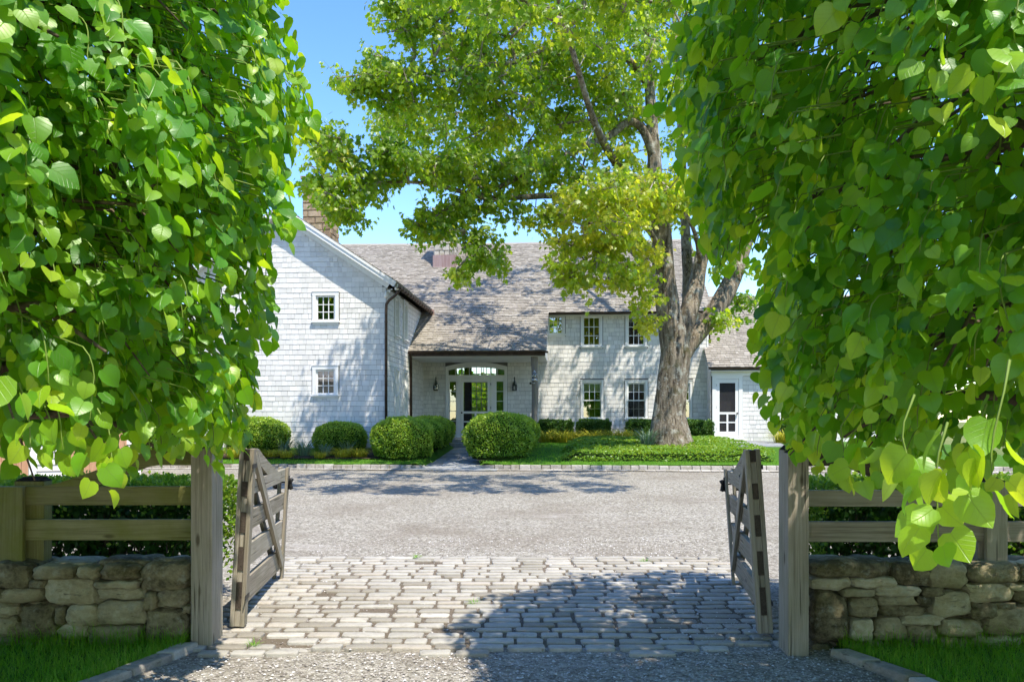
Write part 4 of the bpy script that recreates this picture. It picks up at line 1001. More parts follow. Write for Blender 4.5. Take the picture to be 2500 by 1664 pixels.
# mown grass blades
GRB = [(-.5, 0, 0), (.5, 0, 0), (.3, .6, .05), (-.3, .6, .05), (0, 1, -.2)]
GRF = [(0, 1, 2, 3), (3, 2, 4)]
def grass(name, x, y, z, h, wid, seed, lean=.6, label=None):
    rg = np.random.default_rng(seed); n = len(x); a = rg.random(n)*6.283; ln = lean*rg.random(n)
    D = norm(np.stack([np.cos(a)*ln, np.sin(a)*ln, np.ones(n)], 1)); N = norm(np.stack([-np.cos(a)+.2*rg.normal(size=n), -np.sin(a), ln], 1))
    hs = h*(.45+.75*rg.random(n)**1.5); T = np.tile(np.array(GRB)[None], (n, 1, 1)); T[:, :, 0] *= (wid/hs)[:, None]
    rn = np.clip(.5+.25*np.array([mnoise.noise((p*1.7, q*1.7, 3)) for p, q in zip(x, y)])+rg.normal(0, .2, n), 0, 1)
    V, S_, L_, r_, u_ = leaf_arrays(np.stack([x, y, z], 1), D, N, hs, T, GRF, rn)
    o = np_mesh(name, V, S_, L_, M['grass_blade'], rnd=r_); return tag(o, label, 'grass', kind='stuff')
def lawn_blades():
    rg = np.random.default_rng(21); P = []
    for lo_, hi, n in ((-7.5, -.36, 14000), (1.0, 12, 26000)):
        lx = lo_+rg.random(n)*(hi-lo_); ly = -9.25+(rg.random(n)**1.6)*5.5
        kf = np.array([kfront(a) for a in lx]); k = (ly > kf+.02) & ((ly < -8.4) | ((lx > 1.9) & (lx < 3.6)))
        P.append(np.stack([lx[k], ly[k]], 1))
    P = np.concatenate(P); xy = np.array([HL(a, b_) for a, b_ in P]); z = np.array([ZL(q) for q in P[:, 1]])
    grass('lawn_grass', xy[:, 0], xy[:, 1], z, .055, .009, 22, .7, 'mown green grass along the granite kerb')
lawn_blades()

# ------------------------------------------------------------------ field stone walls with timber fences
def rock(b, x0, x1, z0, z1, y0, y1, k=5.0, amp=.018, seed=None):
    n = 7; seed = random.random()*99 if seed is None else seed; cx, cy, cz = (x0+x1)/2, (y0+y1)/2, (z0+z1)/2
    hx, hy, hz = (x1-x0)/2, (y1-y0)/2, (z1-z0)/2; vs = []; idx = {}; fs = []
    def vert(p):
        key = tuple(round(q, 4) for q in p)
        if key in idx: return idx[key]
        l = sum(abs(q)**k for q in p)**(1/k); q = [c/l for c in p]
        m = min(hx, hz)
        d = 1+mnoise.fractal(Vector((q[0]*1.3+seed, q[1]*1.3, q[2]*1.3)), .8, 2, 5)*.15
        v = (cx+q[0]*hx*d+mnoise.noise((q[2]*2+seed, 3, 1))*amp, cy+q[1]*hy*(.93+.12*d)+mnoise.noise((q[0]*3+seed, q[2]*3, 1))*amp*.9, cz+q[2]*hz*d+mnoise.noise((q[0]*2+seed, 8, 1))*amp)
        idx[key] = len(vs); vs.append(v); return idx[key]
    r = [math.tan((i/n*2-1)*.785) for i in range(n+1)]
    for ax in range(3):
        for sg in (-1, 1):
            for i in range(n):
                for j in range(n):
                    q = []
                    for (u, v) in ((r[i], r[j]), (r[i+1], r[j]), (r[i+1], r[j+1]), (r[i], r[j+1])):
                        p = [0, 0, 0]; p[ax] = sg; p[(ax+1) % 3] = u; p[(ax+2) % 3] = v; q.append(vert(p))
                    fs.append(tuple(q if sg > 0 else q[::-1]))
    b.add(vs, fs)
def stone_wall(boxes, ox, oy, sc, dist, x_in, far_x, side, label):
    b = MB(); s = F/dist
    for (a, t, c, d) in boxes:
        if a > c: a, c = c, a
        X0 = (ox+a/sc-CX)/s; X1 = (ox+c/sc-CX)/s; Z1 = CZ-(oy+t/sc-CY)/s; Z0 = CZ-(oy+d/sc-CY)/s
        g = .008; w_, h_ = X1-X0, Z1-Z0
        rnd_ = 5.5 if h_ < .07 else random.uniform(3.6, 5.2)
        rock(b, X0-g, X1+g, Z0-g, Z1+g, dist-.035-random.uniform(0, .035), dist+.28, rnd_, .012 if h_ < .07 else .02)
    # courses running on out of the picture
    xa, xb = (far_x, -3.93) if side < 0 else (3.93, far_x)
    z = -.08
    while z < .62:
        h = random.uniform(.08, .19); h = h if z+h < .6 else .64-z; x = xa
        while x < xb:
            L = random.uniform(.2, .48); rock(b, x, x+L-.008, z, z+h-.006, dist-random.uniform(.03, .06), dist+.28, 4.6); x += L
        z += h
    for _ in range(70):                          # chinking stones packed into the gaps
        cx_ = random.uniform(*sorted((x_in, side*4.2))); cz_ = random.uniform(-.02, .56); s_ = random.uniform(.025, .06)
        rock(b, cx_-s_*1.5, cx_+s_*1.5, cz_-s_*.8, cz_+s_*.8, dist+.03, dist+.16, 4.2, .006)
    # flat top stones
    x = min(x_in, far_x)
    while x < max(x_in, far_x)-.05:
        L = random.uniform(.22, .5); e = min(x+L, max(x_in, far_x))
        for y0, y1 in ((dist+.05, dist+.22), (dist+.2, dist+.42)):
            rock(b, x, e-.004, .53, .635+random.uniform(-.012, .02), y0, y1, 4.5)
        x = e
    lo_, hi = sorted((x_in, far_x)); b.box(lo_+.03, hi-.03, dist+.05, dist+.38, -.1, .57, .05)
    for bx in (): pass
    o = b.build('stone_wall', M['field_stone'], smooth=True); return tag(o, label, 'stone wall', 'dry stone walls beside the gates')
SL_ = [(-60,905,180,1042),(185,915,435,992),(438,920,560,985),(562,912,785,998),(785,900,1076,1062),(175,998,262,1040),(-60,1045,245,1122),(250,982,552,1135),(540,1002,780,1036),(550,1035,815,1100),(880,1045,1072,1155),
 (-60,1145,115,1185),(-60,1195,112,1305),(115,1132,318,1335),(318,1148,375,1250),(375,1130,565,1252),(540,1105,832,1245),(1035,1140,1072,1172),(820,1155,1060,1420),(305,1250,332,1300),(335,1240,508,1325),(480,1248,800,1370),
 (-60,1310,130,1380),(130,1335,300,1390),(300,1325,480,1390),(818,1068,882,1158),(-60,1390,330,1480),(330,1390,800,1480)]
stone_wall(SL_, 0, 980, 2.293, 6.63, -2.43, -6.2, -1, 'dry field stone wall left of the drive, under the mossy green fence rails')
SR_ = [(635,895,1092,982),(1100,905,1300,1020),(1300,900,1522,1045),(1525,905,1810,1010),(1800,920,1960,1010),(635,985,862,1045),(862,982,1118,1030),(985,1028,1252,1080),(808,1045,985,1082),(1255,1040,1380,1085),(1495,1015,1765,1115),(1725,1015,1900,1045),(1765,1048,1960,1125),
 (640,1050,852,1345),(855,1090,1012,1205),(1000,1082,1220,1130),(1222,1088,1305,1138),(1310,1060,1525,1200),(1015,1135,1285,1200),(1520,1118,1670,1208),(1655,1120,1770,1148),(1610,1135,1900,1302),(860,1212,980,1335),(985,1205,1175,1332),(1135,1190,1368,1242),(1350,1210,1602,1310),(1170,1245,1340,1355),
 (635,1345,760,1460),(835,1345,935,1390),(940,1340,1040,1390),(1060,1345,1230,1405),(1340,1315,1525,1390),(1525,1308,1810,1375),(1810,1300,1980,1380),(1230,1360,1370,1420),(1370,1390,1560,1440),(1530,1375,1750,1440),(1750,1380,1980,1450),(760,1390,1230,1480),(1230,1440,1980,1500)]
stone_wall(SR_, 1700, 980, 2.2925, 6.57, 2.26, 6.2, 1, 'shaded dry field stone wall right of the drive, under the dark fence rails')

def post_top(b, x0, x1, y0, y1, z):
    n = 6; vs = []; 
    for j in range(n+1):
        for i in range(n+1):
            e = 0 if i in (0, n) or j in (0, n) else 1
            vs.append((lerp(x0, x1, i/n), lerp(y0, y1, j/n), z+.002+e*(.012+.022*random.random())))
    b.add(vs, [(j*(n+1)+i, j*(n+1)+i+1, (j+1)*(n+1)+i+1, (j+1)*(n+1)+i) for j in range(n) for i in range(n)], .3)
    b.add([(x0, y0, z-.0), (x1, y0, z), (x1, y1, z), (x0, y1, z)], [(0,1,2,3)])
def sweep_board(b, xa, xb, za, zb, y0, y1, h, flat=.22, n=18, up=1):
    """concave swept board: level near xb (high end za->?)"""
    prev = None; L = 0
    for i in range(n+1):
        t = i/n; x = lerp(xa, xb, t)
        s = 1 if t > 1-flat else t/(1-flat); zz = za+(zb-za)*(3*s*s-2*s*s*s if False else s*s*(1.9-.9*s))
        cur = (x, zz)
        if prev:
            p = []
            for (xx, z) in (prev, cur):
                for y in (y0, y1):
                    for q in (-h, 0): p.append((xx, y, z+q))
            o = [(v[0], v[1]*1.0, v[2]) for v in p]
            b.add(p, [(0,1,3,2), (4,6,7,5), (0,4,5,1), (2,3,7,6), (0,2,6,4), (1,5,7,3)], .4, [(v[0]+3, v[1]+1, v[2]+2) for v in p])
        prev = cur
def fence(side, dist, xi, label, mat, zz, inner_posts, far_x):
    t = thing('rail_fence', label, 'fence', (0, 0, 0), 0, 'timber fences on the stone walls')
    y = dist+.12
    for (z0, z1) in zz:
        b = MB(); a, c = sorted((xi, far_x)); b.box(a, c, y, y+.045, z0, z1, None, 0); b.build('rail', M[mat], t, bevel=.004)
    b = MB(); sweep_board(b, xi+side*1.42, xi, zz[0][1]-.02, 1.487, y+.002, y+.044, .125, .26); b.build('swept_brace', M['dark_timber' if side > 0 else mat], t)
    for x0, x1, front in inner_posts:
        b = MB()
        b.box(x0, x1, y+.046, y+.17, .58, 1.235, None, 2)
        if front: b.box(front[0], front[1], y-.045, y-.001, .585, 1.20, None, 2)
        o = b.build('post', M[mat], t, bevel=.005)
        b = MB(); post_top(b, x0, x1, y+.046, y+.17, 1.237); b.build('post_top', M['rotten'], o)
    return t
fence(-1, 6.63, -2.40, 'mossy green two rail fence with swept brace on the left stone wall', 'mossy_timber', [(1.055, 1.20), (.785, .945)], [(-3.86, -3.63, (-3.93, -3.745)), (-5.9, -5.7, None)], -6.1)
fence(1, 6.57, 2.15, 'dark weathered rail fence with swept brace on the right stone wall', 'weathered_timber', [(1.05, 1.175), (.78, .935)], [(3.58, 3.80, (3.60, 3.76)), (5.7, 5.9, None)], 6.1)

def gate_post(x0, x1, y0, y1, z1, split_side, label):
    t = thing('gate_post', label, 'post', ((x0+x1)/2, (y0+y1)/2, 0), 0, 'heavy timber gate posts')
    X0, X1, Y0, Y1 = x0-(x0+x1)/2, x1-(x0+x1)/2, -(y1-y0)/2, (y1-y0)/2
    b = MB(); b.box(X0, X1, Y0, Y0+.105, -.2, z1, .62, 2); b.box(X0+.004, X1-.004, Y0+.114, Y1, -.2, z1+.02, .75, 2); b.box(X0+.03, X1-.03, Y0+.1, Y0+.12, -.2, z1-.05, .2, 2)
    b.build('timber', M['weathered_timber'], t, bevel=.006)
    b = MB(); post_top(b, X0, X1, Y0, Y0+.105, z1+.002); post_top(b, X0, X1, Y0+.114, Y1, z1+.022); b.build('rotten_top', M['rotten'], t)
gate_post(-2.405, -2.245, 6.56, 6.82, 1.50, 1, 'thick timber gate post at the right end of the left stone wall')
gate_post(2.003, 2.155, 6.36, 6.60, 1.47, -1, 'thick timber gate post at the left end of the right stone wall')

def gate(hinge, far, zb, lean, label):
    h = Vector(hinge); f = Vector(far); d = f-h; L = d.length; rz = math.atan2(d.y, d.x)
    t = thing('field_gate', label, 'gate', (h.x, h.y, zb), 0, 'open timber gates')
    t.rotation_euler = Matrix.Rotation(rz, 3, 'Z').to_euler()
    t.rotation_euler = (Matrix.Rotation(rz, 3, 'Z') @ Matrix.Rotation(lean, 3, 'X')).to_euler()
    rails = [(.17, .385), (.48, .665), (.78, .945), (1.07, 1.19)]
    T = .034
    # hinge stile: two outer planks with the rail ends showing between them
    b = MB()
    for s in (-1, 1): b.box(0, .115, s*.0235 if s > 0 else -.0235-T, .0235+T if s > 0 else -.0235, .03, 1.455, None, 2)
    z = .03; tog = 0
    for (a, c) in rails+[(1.36, 1.45)]:
        if a > z: b.box(.012, .11, -.023, .023, z, a-.001, .9, 2)
        z = c
    st = b.build('hinge_stile', M['weathered_timber'], t, bevel=.003)
    for (a, c) in rails+[(1.36, 1.45)]:
        b = MB(); b.box(.004, .11, -.0228, .0228, a+.001, c-.001, .1, 0); b.build('tenon_end', M['dark_timber'], st)
    for k, (a, c) in enumerate(rails):
        b = MB(); b.box(.112, L-.02, -.0225, .0225, a, c, None, 0); b.build('rail', M['weathered_timber'], t, bevel=.004)
    b = MB()
    for s in (-1, 1): b.box(L-.10, L, s*.0235 if s > 0 else -.0235-T*.8, .0235+T*.8 if s > 0 else -.0235, .06, 1.205, None, 2)
    b.build('latch_stile', M['weathered_timber'], t, bevel=.003)
    for s in (-1, 1):
        b = MB(); y = s*(.0235+T/2+.001); b.beam((.118, y, 1.40), (L-.13, y, .235), .032, .085); b.build('diagonal_brace', M['weathered_timber'], t, bevel=.003)
    b = MB(); n = 16; prev = None                # swept top: level by the hinge, dropping to the top rail
    for i in range(n+1):
        q = i/n; x = lerp(.11, L*.72, q); zt = 1.445-(0 if q < .22 else ((q-.22)/.78)**.85*.25); dz = .10+.03*q
        cur = (x, zt)
        if prev:
            p = [(xx, y, z+o) for (xx, z) in (prev, cur) for y in (-.022, .022) for o in (-dz, 0)]
            b.add(p, [(0,1,3,2), (4,6,7,5), (0,4,5,1), (2,3,7,6), (0,2,6,4), (1,5,7,3)], .55, [(v[0]+5, v[1], v[2]) for v in p])
        prev = cur
    b.build('swept_top', M['weathered_timber'], t)
    b = MB()
    for s in (-1, 1):
        y = s*(.0235+T*.8+.006)
        b.box(L-.075, L-.03, y-.005, y+.005, .98, 1.12, .5); b.lathe([(.0, .975), (.028, .99), (.02, 1.02), (.012, 1.05), (.03, 1.085), (.0, 1.1)], L-.052, y+s*.02, 10)
    b.tube([(L-.05, -.07, 1.05), (L-.05, .07, 1.05)], .008, 6); b.build('latch', M['iron'], t, True)
    for z in (.25, 1.3):
        b = MB(); b.box(-.05, .12, -.0235-T-.006, -.0235-T-.001, z, z+.035, .5); b.build('hinge_strap', M['iron'], t)
gate((-2.20, 7.0), (-2.40, 9.0), .03, R(3.2), 'weathered five bar gate swung open on the left side of the drive')
gate((1.965, 6.78), (2.25, 8.76), .03, R(-4.0), 'weathered five bar gate swung open on the right side of the drive')

# verge in front of the walls
def verge(side):
    def fn(u, v):
        y = lerp(4.0, 6.72, v); xin = np.interp(y, [4.0, 5.72, 6.4, 6.72], [3.1, 2.66, 2.42, 2.40]) if side > 0 else np.interp(y, [4.0, 5.72, 6.4, 6.72], [3.25, 2.68, 2.47, 2.44])
        x = lerp(float(xin), 8, u**2); return side*x, y, .005+.02*min(1, u*4)+.014*mnoise.noise((x*2, y*2, side))
    b = MB(); us = np.linspace(0, 1, 20); vs_ = np.linspace(0, 1, 12); V = [fn(u, v) for v in vs_ for u in us]
    b.add(V, [(j*20+i, j*20+i+1, (j+1)*20+i+1, (j+1)*20+i) for j in range(11) for i in range(19)], .5); tag(b.build('grass_verge', M['turf'], smooth=True), kind='structure')
    rg = np.random.default_rng(30+side); n = 15000; y = 4.6+2.1*rg.random(n)**.8; xin = np.interp(y, [4.0, 5.72, 6.4, 6.72], [3.1, 2.66, 2.42, 2.40])+.03; x = xin+rg.random(n)**1.3*2.2
    tall = 1+.9*np.array([max(0, mnoise.noise((p*1.6, q*1.6, 4+side))) for p, q in zip(x, y)])+.8*(y > 6.45)
    grass('verge_grass', side*x, y, np.full(n, .015), .095*tall, .0055, 40+side, 1.1, 'lush green grass in front of the %s stone wall' % ('right' if side > 0 else 'left'))
    b = MB(); y = 6.55 if side < 0 else 6.38
    while y > 4.3:
        L = random.uniform(.26, .42); e = y-L; V = []
        for yy in (e+.008, y-.008):
            xin = float(np.interp(yy, [4.0, 5.72, 6.4, 6.72], [3.1, 2.66, 2.42, 2.40] if side > 0 else [3.25, 2.68, 2.47, 2.44]))
            for dx in (-.13, .02):
                for z in (-.1, .095+random.uniform(-.006, .006)): V.append((side*(xin+dx+(.012 if z > 0 and dx < 0 else 0)), yy, z-(.04 if z > 0 else 0)))
        b.hexa(V, None, 1); y = e
    tag(b.build('granite_kerb', M['granite'], bevel=.014), kind='structure')
verge(-1); verge(1)

# small tufts in the joints of the apron
tuft = blades(34, .09, .07, .005, 1.0, 91, 'grass_blade', 'grass_tuft', 1.2); GT = 'grass tufts in the cobble joints'
tag(tuft, 'tiny grass tuft in the cobbles just right of the left gate post', 'grass tuft', GT); tuft.location = (-1.93, 6.55, .02)
for x, y, lab in ((-.35, 7.9, 'tiny grass tuft between cobbles near the edge of the lime shadow'), (1.5, 9.9, 'tiny grass tuft at the gravel edge of the cobbles near the right gate'), (-1.1, 10.15, 'tiny grass tuft at the gravel edge of the cobbles near the left gate')):
    o = tuft.copy(); COL.objects.link(o); o.location = (x, y, G(y)+.015); o.rotation_euler = (0, 0, x*3); o['label'] = lab
# hedges behind the walls
def wall_hedge(side, label):
    rg = np.random.default_rng(60+side); xi, xo = 2.62, 7.4; y0, y1 = 7.35, 8.35; zt = 1.14
    n = 26000; u = rg.random((n, 3)); x = xi+u[:, 0]*(xo-xi); P = []; 
    which = rg.random(n)
    y = np.where(which < .5, y0+u[:, 1]*(y1-y0), np.where(which < .78, y0, y1)); z = np.where(which < .5, zt, .22+u[:, 2]**.6*(zt-.22))
    end = which > .93; x = np.where(end, xi, x); y = np.where(end, y0+u[:, 1]*(y1-y0), y)
    d = .05*np.array([mnoise.noise((a*5, b_*5, c*5+side)) for a, b_, c in zip(x, y, z)])
    top = which < .5
    N = np.stack([np.where(end, -1, 0), np.where(top | end, 0, np.where(which < .78, -1, 1)), np.where(top, 1, 0)], 1).astype(float)
    P = np.stack([x, y, z], 1)+N*(d+rg.normal(0, .022, n))[:, None]
    keep = top | (rg.random(n) < np.where((which >= .5) & (which < .78), np.where(z < 1.02, .13, .8), np.clip((z-.15)/.55, .12, 1))*np.clip(.9+3*d/.05*.3, .3, 1)); P, N = P[keep], N[keep]; m = len(P)
    D = norm(N*.6+rg.normal(0, .6, (m, 3))+np.array([0, 0, .45])); NN = norm(N+rg.normal(0, .6, (m, 3))+np.array([0, 0, .4]))
    P[:, 0] *= side; D[:, 0] *= side
    V, S_, L_, r_, u_ = leaf_arrays(P, D, NN, .032+.022*rg.random(m), KITE, KF, rg.random(m))
    t = thing('wall_hedge', label, 'hedge', (0, 0, 0), 0, 'clipped hedges behind the stone walls')
    np_mesh('foliage', V, S_, L_, M['ground_leaf'], parent=t, rnd=r_)
    b = MB()
    for k in range(170):
        x = side*random.uniform(xi+.1, xo); y = random.uniform(y0+.12, y1-.1); p = [Vector((x, y, G(y)-.05))]
        for j in range(4): p.append(p[-1]+Vector((random.uniform(-.08, .08), random.uniform(-.08, .08), .235)))
        b.tube(p, [.014, .012, .009, .006, .003], 5)
        for q in range(3):
            a = random.choice(p[1:]); b.tube([a, a+Vector((random.uniform(-.2, .2), random.uniform(-.2, .2), random.uniform(.1, .3)))], [.006, .002], 4)
    b.build('stem', M['lime_bark'], t)
    # inner shade leaves
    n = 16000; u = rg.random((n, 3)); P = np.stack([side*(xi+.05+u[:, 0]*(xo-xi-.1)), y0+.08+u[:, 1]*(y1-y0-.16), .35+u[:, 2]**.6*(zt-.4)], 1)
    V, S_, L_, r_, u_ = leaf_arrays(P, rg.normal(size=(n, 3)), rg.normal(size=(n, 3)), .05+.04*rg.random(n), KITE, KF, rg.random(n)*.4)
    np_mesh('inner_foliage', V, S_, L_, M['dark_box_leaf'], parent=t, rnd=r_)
wall_hedge(-1, 'low clipped hedge behind the left stone wall and mossy fence'); wall_hedge(1, 'low clipped hedge behind the right stone wall and dark fence')

# ------------------------------------------------------------------ garage with cedar doors at the far left
t = thing('garage', 'white clapboard garage with cedar barn doors beyond the left fence', 'garage', (-10.19, 15.6, 0), R(25))
b = MB(); z0 = .1
def clap(b, x0, x1, z0, z1, y):
    z = z0
    while z < z1:
        b.add([(x0, y-.03, z), (x1, y-.03, z), (x1, y-.004, z+.125), (x0, y-.004, z+.125), (x0, y, z), (x1, y, z)], [(0,1,2,3), (4,5,1,0)]); z += .12
for a, c in ((-3.6, -2.4), (1.43, 2.05), (3.05, 3.3)): clap(b, a, c, .3, 3.0, 0)
clap(b, -3.6, 3.3, 2.72, 3.3, -.002)
b.box(-3.6, 3.3, .0, .05, .1, 3.3, .5); b.box(3.25, 3.3, .051, 6, .1, 3.3, .5); b.box(-3.6, -3.55, .051, 6, .1, 3.3, .5)
b.add([(-3.6, 0, 3.3), (3.3, 0, 3.3), (-.15, 0, 4.7)], [(0,1,2)])
b.build('wall', M['shingle'], t)
b = MB()
for a, c, d_ in ((-3.75, -3.6, 0), ):
    pass
b.box(1.40, 1.52, -.06, -.031, .2, 2.72, .5); b.box(1.95, 2.04, -.06, -.031, .2, 2.72, .5); b.box(-2.5, 3.3, -.07, -.033, 2.6, 2.75, .5); b.build('trim_board', M['trim'], t)
for x0, x1 in ((-2.4, -.5), (-.48, 1.39), (2.05, 3.05)):
    b = MB(); x = x0
    while x < x1-.01:
        e = min(x+.12, x1); b.box(x+.002, e-.002, -.05, .0-.002, .28, 2.6, None, 2); x = e
    o = b.build('barn_door', M['cedar_board'], t)
    b = MB(); b.box(x0, x0+.15, -.075, -.051, .28, 2.6, None, 2); b.box(x1-.15, x1, -.075, -.051, .28, 2.6, None, 2)
    b.box(x0+.15, x1-.15, -.075, -.051, .28, .5, None, 0); b.box(x0+.15, x1-.15, -.075, -.051, 2.4, 2.6, None, 0)
    b.beam((x0+.15, -.064, 2.38), (x1-.17, -.064, .52), .024, .15); b.build('door_frame', M['cedar_board'], o)
b = MB()
for s in (-1, 1):
    p = [(-.15+s*q[0], y, q[1]) for y in (-.4, 6.3) for q in ((0, 4.78), (3.75, 3.2), (3.75, 3.1), (0, 4.68))]
    b.add(p, [(0,1,5,4), (1,2,6,5), (2,3,7,6), (0,3,2,1), (4,5,6,7)])
b.build('roof', M['roof'], t)
# ------------------------------------------------------------------ weeping limes framing the gateway
LT = [(0,0,0),(0,.27,.02),(0,.54,.0),(0,.8,-.05),(0,1.06,-.16),
      (.21,-.11,.05),(.47,-.03,.09),(.58,.24,.10),(.53,.53,.06),(.32,.80,-.03),
      (-.20,-.08,.05),(-.45,.02,.08),(-.56,.28,.10),(-.51,.56,.05),(-.29,.82,-.04)]
LT2 = [(x*(.86 if x > 0 else .9), y, z*1.0+.20*abs(x)-.10*y*y) for x, y, z in LT]
LT3 = [(x, y, z*.6-.28*abs(x)**1.5+.04*math.sin(y*7)*(1 if x > 0 else -1)) for x, y, z in LT]
LF = [(0,6,5),(0,1,7,6),(1,2,8,7),(2,3,9,8),(3,4,9),(0,10,11),(0,11,12,1),(1,12,13,2),(2,13,14,3),(3,14,4)]
def lime(name, label, cx, cy, prof, back, seed, n, sprigs, inner=.26):
    rg = np.random.default_rng(seed)
    zs = np.array([p[0] for p in prof]); rs = np.array([p[1] for p in prof])
    t = thing('lime_tree', label, 'tree', (cx, cy, 0), 0, 'lime trees framing the gateway')
    # shoots: hanging chains of leaves, rooted on the shell, plus an inner fill
    P = []; D = []; N = []; S = []; Rn = []; shoots = []
    def rad(z, a):
        r = np.interp(z, zs, rs); lump = .985+.11*mnoise.noise((math.cos(a)*2.2+seed, math.sin(a)*2.2, z*1.1))+.10*mnoise.noise((math.cos(a)*5, math.sin(a)*5+seed, z*2.2))
        by = back if math.sin(a) > 0 else 1.0
        return r*lump/math.sqrt(math.cos(a)**2+(math.sin(a)/by)**2)
    def add_shoot(p0, out, m, ls, tone):
        p = p0.copy(); d = out*.55+np.array([0, 0, -.35]); pts = [p0-out*.25+np.array([0, 0, .1]), p.copy()]; sgn = 1
        for k in range(m):
            d = norm(d*.72+np.array([0, 0, -1])*.34+rg.normal(0, .09, 3)); p = p+d*ls*.55; pts.append(p.copy())
            side = norm(np.cross(d, out+1e-3))*sgn; sgn = -sgn
            tip = norm(np.array([0, 0, -.9])+out*.38+side*.55+rg.normal(0, .22, 3)); nn = norm(out*.6+np.array([0, 0, .6])+rg.normal(0, .5, 3))
            s = ls*(.75+.45*rg.random())*(1-.25*k/m)
            P.append(p+side*.025+tip*.03); D.append(tip); N.append(nn); S.append(s)
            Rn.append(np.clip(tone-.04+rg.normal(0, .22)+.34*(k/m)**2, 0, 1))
        shoots.append(pts)
    cnt = 0
    while cnt < n:
        z = zs[0]+(zs[-1]-zs[0])*rg.random()
        if rg.random() > (np.interp(z, zs, rs)+.3)/(rs.max()+.3): continue
        a = rg.random()*6.283; q = rg.random()
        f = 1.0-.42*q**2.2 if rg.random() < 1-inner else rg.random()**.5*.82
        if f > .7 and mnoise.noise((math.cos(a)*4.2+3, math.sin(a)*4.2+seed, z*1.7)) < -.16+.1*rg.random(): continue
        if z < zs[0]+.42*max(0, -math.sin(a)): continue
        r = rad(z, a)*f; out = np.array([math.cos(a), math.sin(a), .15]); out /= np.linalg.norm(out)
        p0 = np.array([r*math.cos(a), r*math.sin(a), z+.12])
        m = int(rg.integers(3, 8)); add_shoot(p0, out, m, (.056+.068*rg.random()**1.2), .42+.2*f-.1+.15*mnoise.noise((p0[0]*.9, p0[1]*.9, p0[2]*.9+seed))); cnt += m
    for (sx, sy, sz, m, ls) in sprigs:
        v = np.array([sx-cx, sy-cy, 0]); v = v/np.linalg.norm(v); add_shoot(np.array([sx-cx, sy-cy, sz]), v*.3, m, ls, .72)
    P, D, N, S, Rn = map(np.array, (P, D, N, S, Rn))
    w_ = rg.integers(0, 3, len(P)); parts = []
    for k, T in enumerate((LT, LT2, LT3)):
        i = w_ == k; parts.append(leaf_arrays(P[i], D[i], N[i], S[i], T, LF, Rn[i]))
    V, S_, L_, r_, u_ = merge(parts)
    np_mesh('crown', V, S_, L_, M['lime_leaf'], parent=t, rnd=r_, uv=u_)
    b = MB()
    for pts in shoots[::2]: b.tube([tuple(q) for q in pts], [.006]+[.0035]*(len(pts)-2)+[.0015], 4, cap=False)
    b.build('shoot', M['shoot'], t, True)
    b = MB(); H = zs[-1]
    b.tube([(0, 0, -.2), (.02, 0, .3), (0, .03, 1.2), (.03, 0, 2.2), (0, 0, H*.6), (0, 0, H*.92)], [.2, .16, .14, .12, .07, .02], 12)
    for k in range(46):
        z = 1.45+(H-2.0)*k/46; a = k*2.4; r = rad(z, a)*.82
        b.tube([(0, 0, z), (r*.35*math.cos(a), r*.35*math.sin(a), z+.28), (r*.7*math.cos(a+.1), r*.7*math.sin(a+.1), z+.3), (r*math.cos(a+.15), r*math.sin(a+.15), z+.05)], [.04, .03, .02, .008], 6)
        for q in range(3):
            a2 = a+rg.normal(0, .5); r2 = r*(.7+.5*rg.random())
            b.tube([(r*.45*math.cos(a), r*.45*math.sin(a), z+.29), (r2*.8*math.cos(a2), r2*.8*math.sin(a2), z+.3), (r2*math.cos(a2), r2*math.sin(a2), z-.05)], [.016, .01, .004], 5)
    b.build('trunk', M['lime_bark'], t, True)
def sp(px, py, d, m, ls):
    p = W(px, py, d); return (p.x, p.y, p.z, m, ls)
lime('lime_tree', 'lush lime tree with hanging heart shaped leaves over the left wall and fence', -3.3, 4.9,
     [(1.66, 1.55), (1.82, 1.68), (2.05, 1.76), (2.5, 1.86), (3.2, 1.88), (3.9, 1.97), (4.6, 1.95), (5.6, 1.7), (6.5, 1.2), (7.0, .5)], 1.05, 5, 38000,
     [sp(215, 1010, 3.9, 4, .10), sp(480, 940, 5.2, 4, .09), sp(70, 850, 3.4, 3, .12), sp(330, 940, 4.6, 4, .10), sp(545, 930, 5.4, 4, .085), sp(130, 930, 4.2, 4, .10), sp(270, 970, 4.4, 4, .095), sp(400, 930, 5.0, 4, .095), sp(20, 810, 3.1, 3, .12), sp(110, 950, 4.3, 4, .10), sp(170, 960, 4.5, 4, .095), sp(250, 985, 4.4, 4, .10), sp(300, 965, 4.7, 4, .09), sp(365, 955, 5.0, 4, .09), sp(440, 945, 5.2, 4, .085), sp(60, 930, 4.0, 4, .10), sp(190, 930, 4.6, 5, .09), sp(230, 950, 4.8, 4, .09), sp(515, 930, 5.5, 4, .08)])
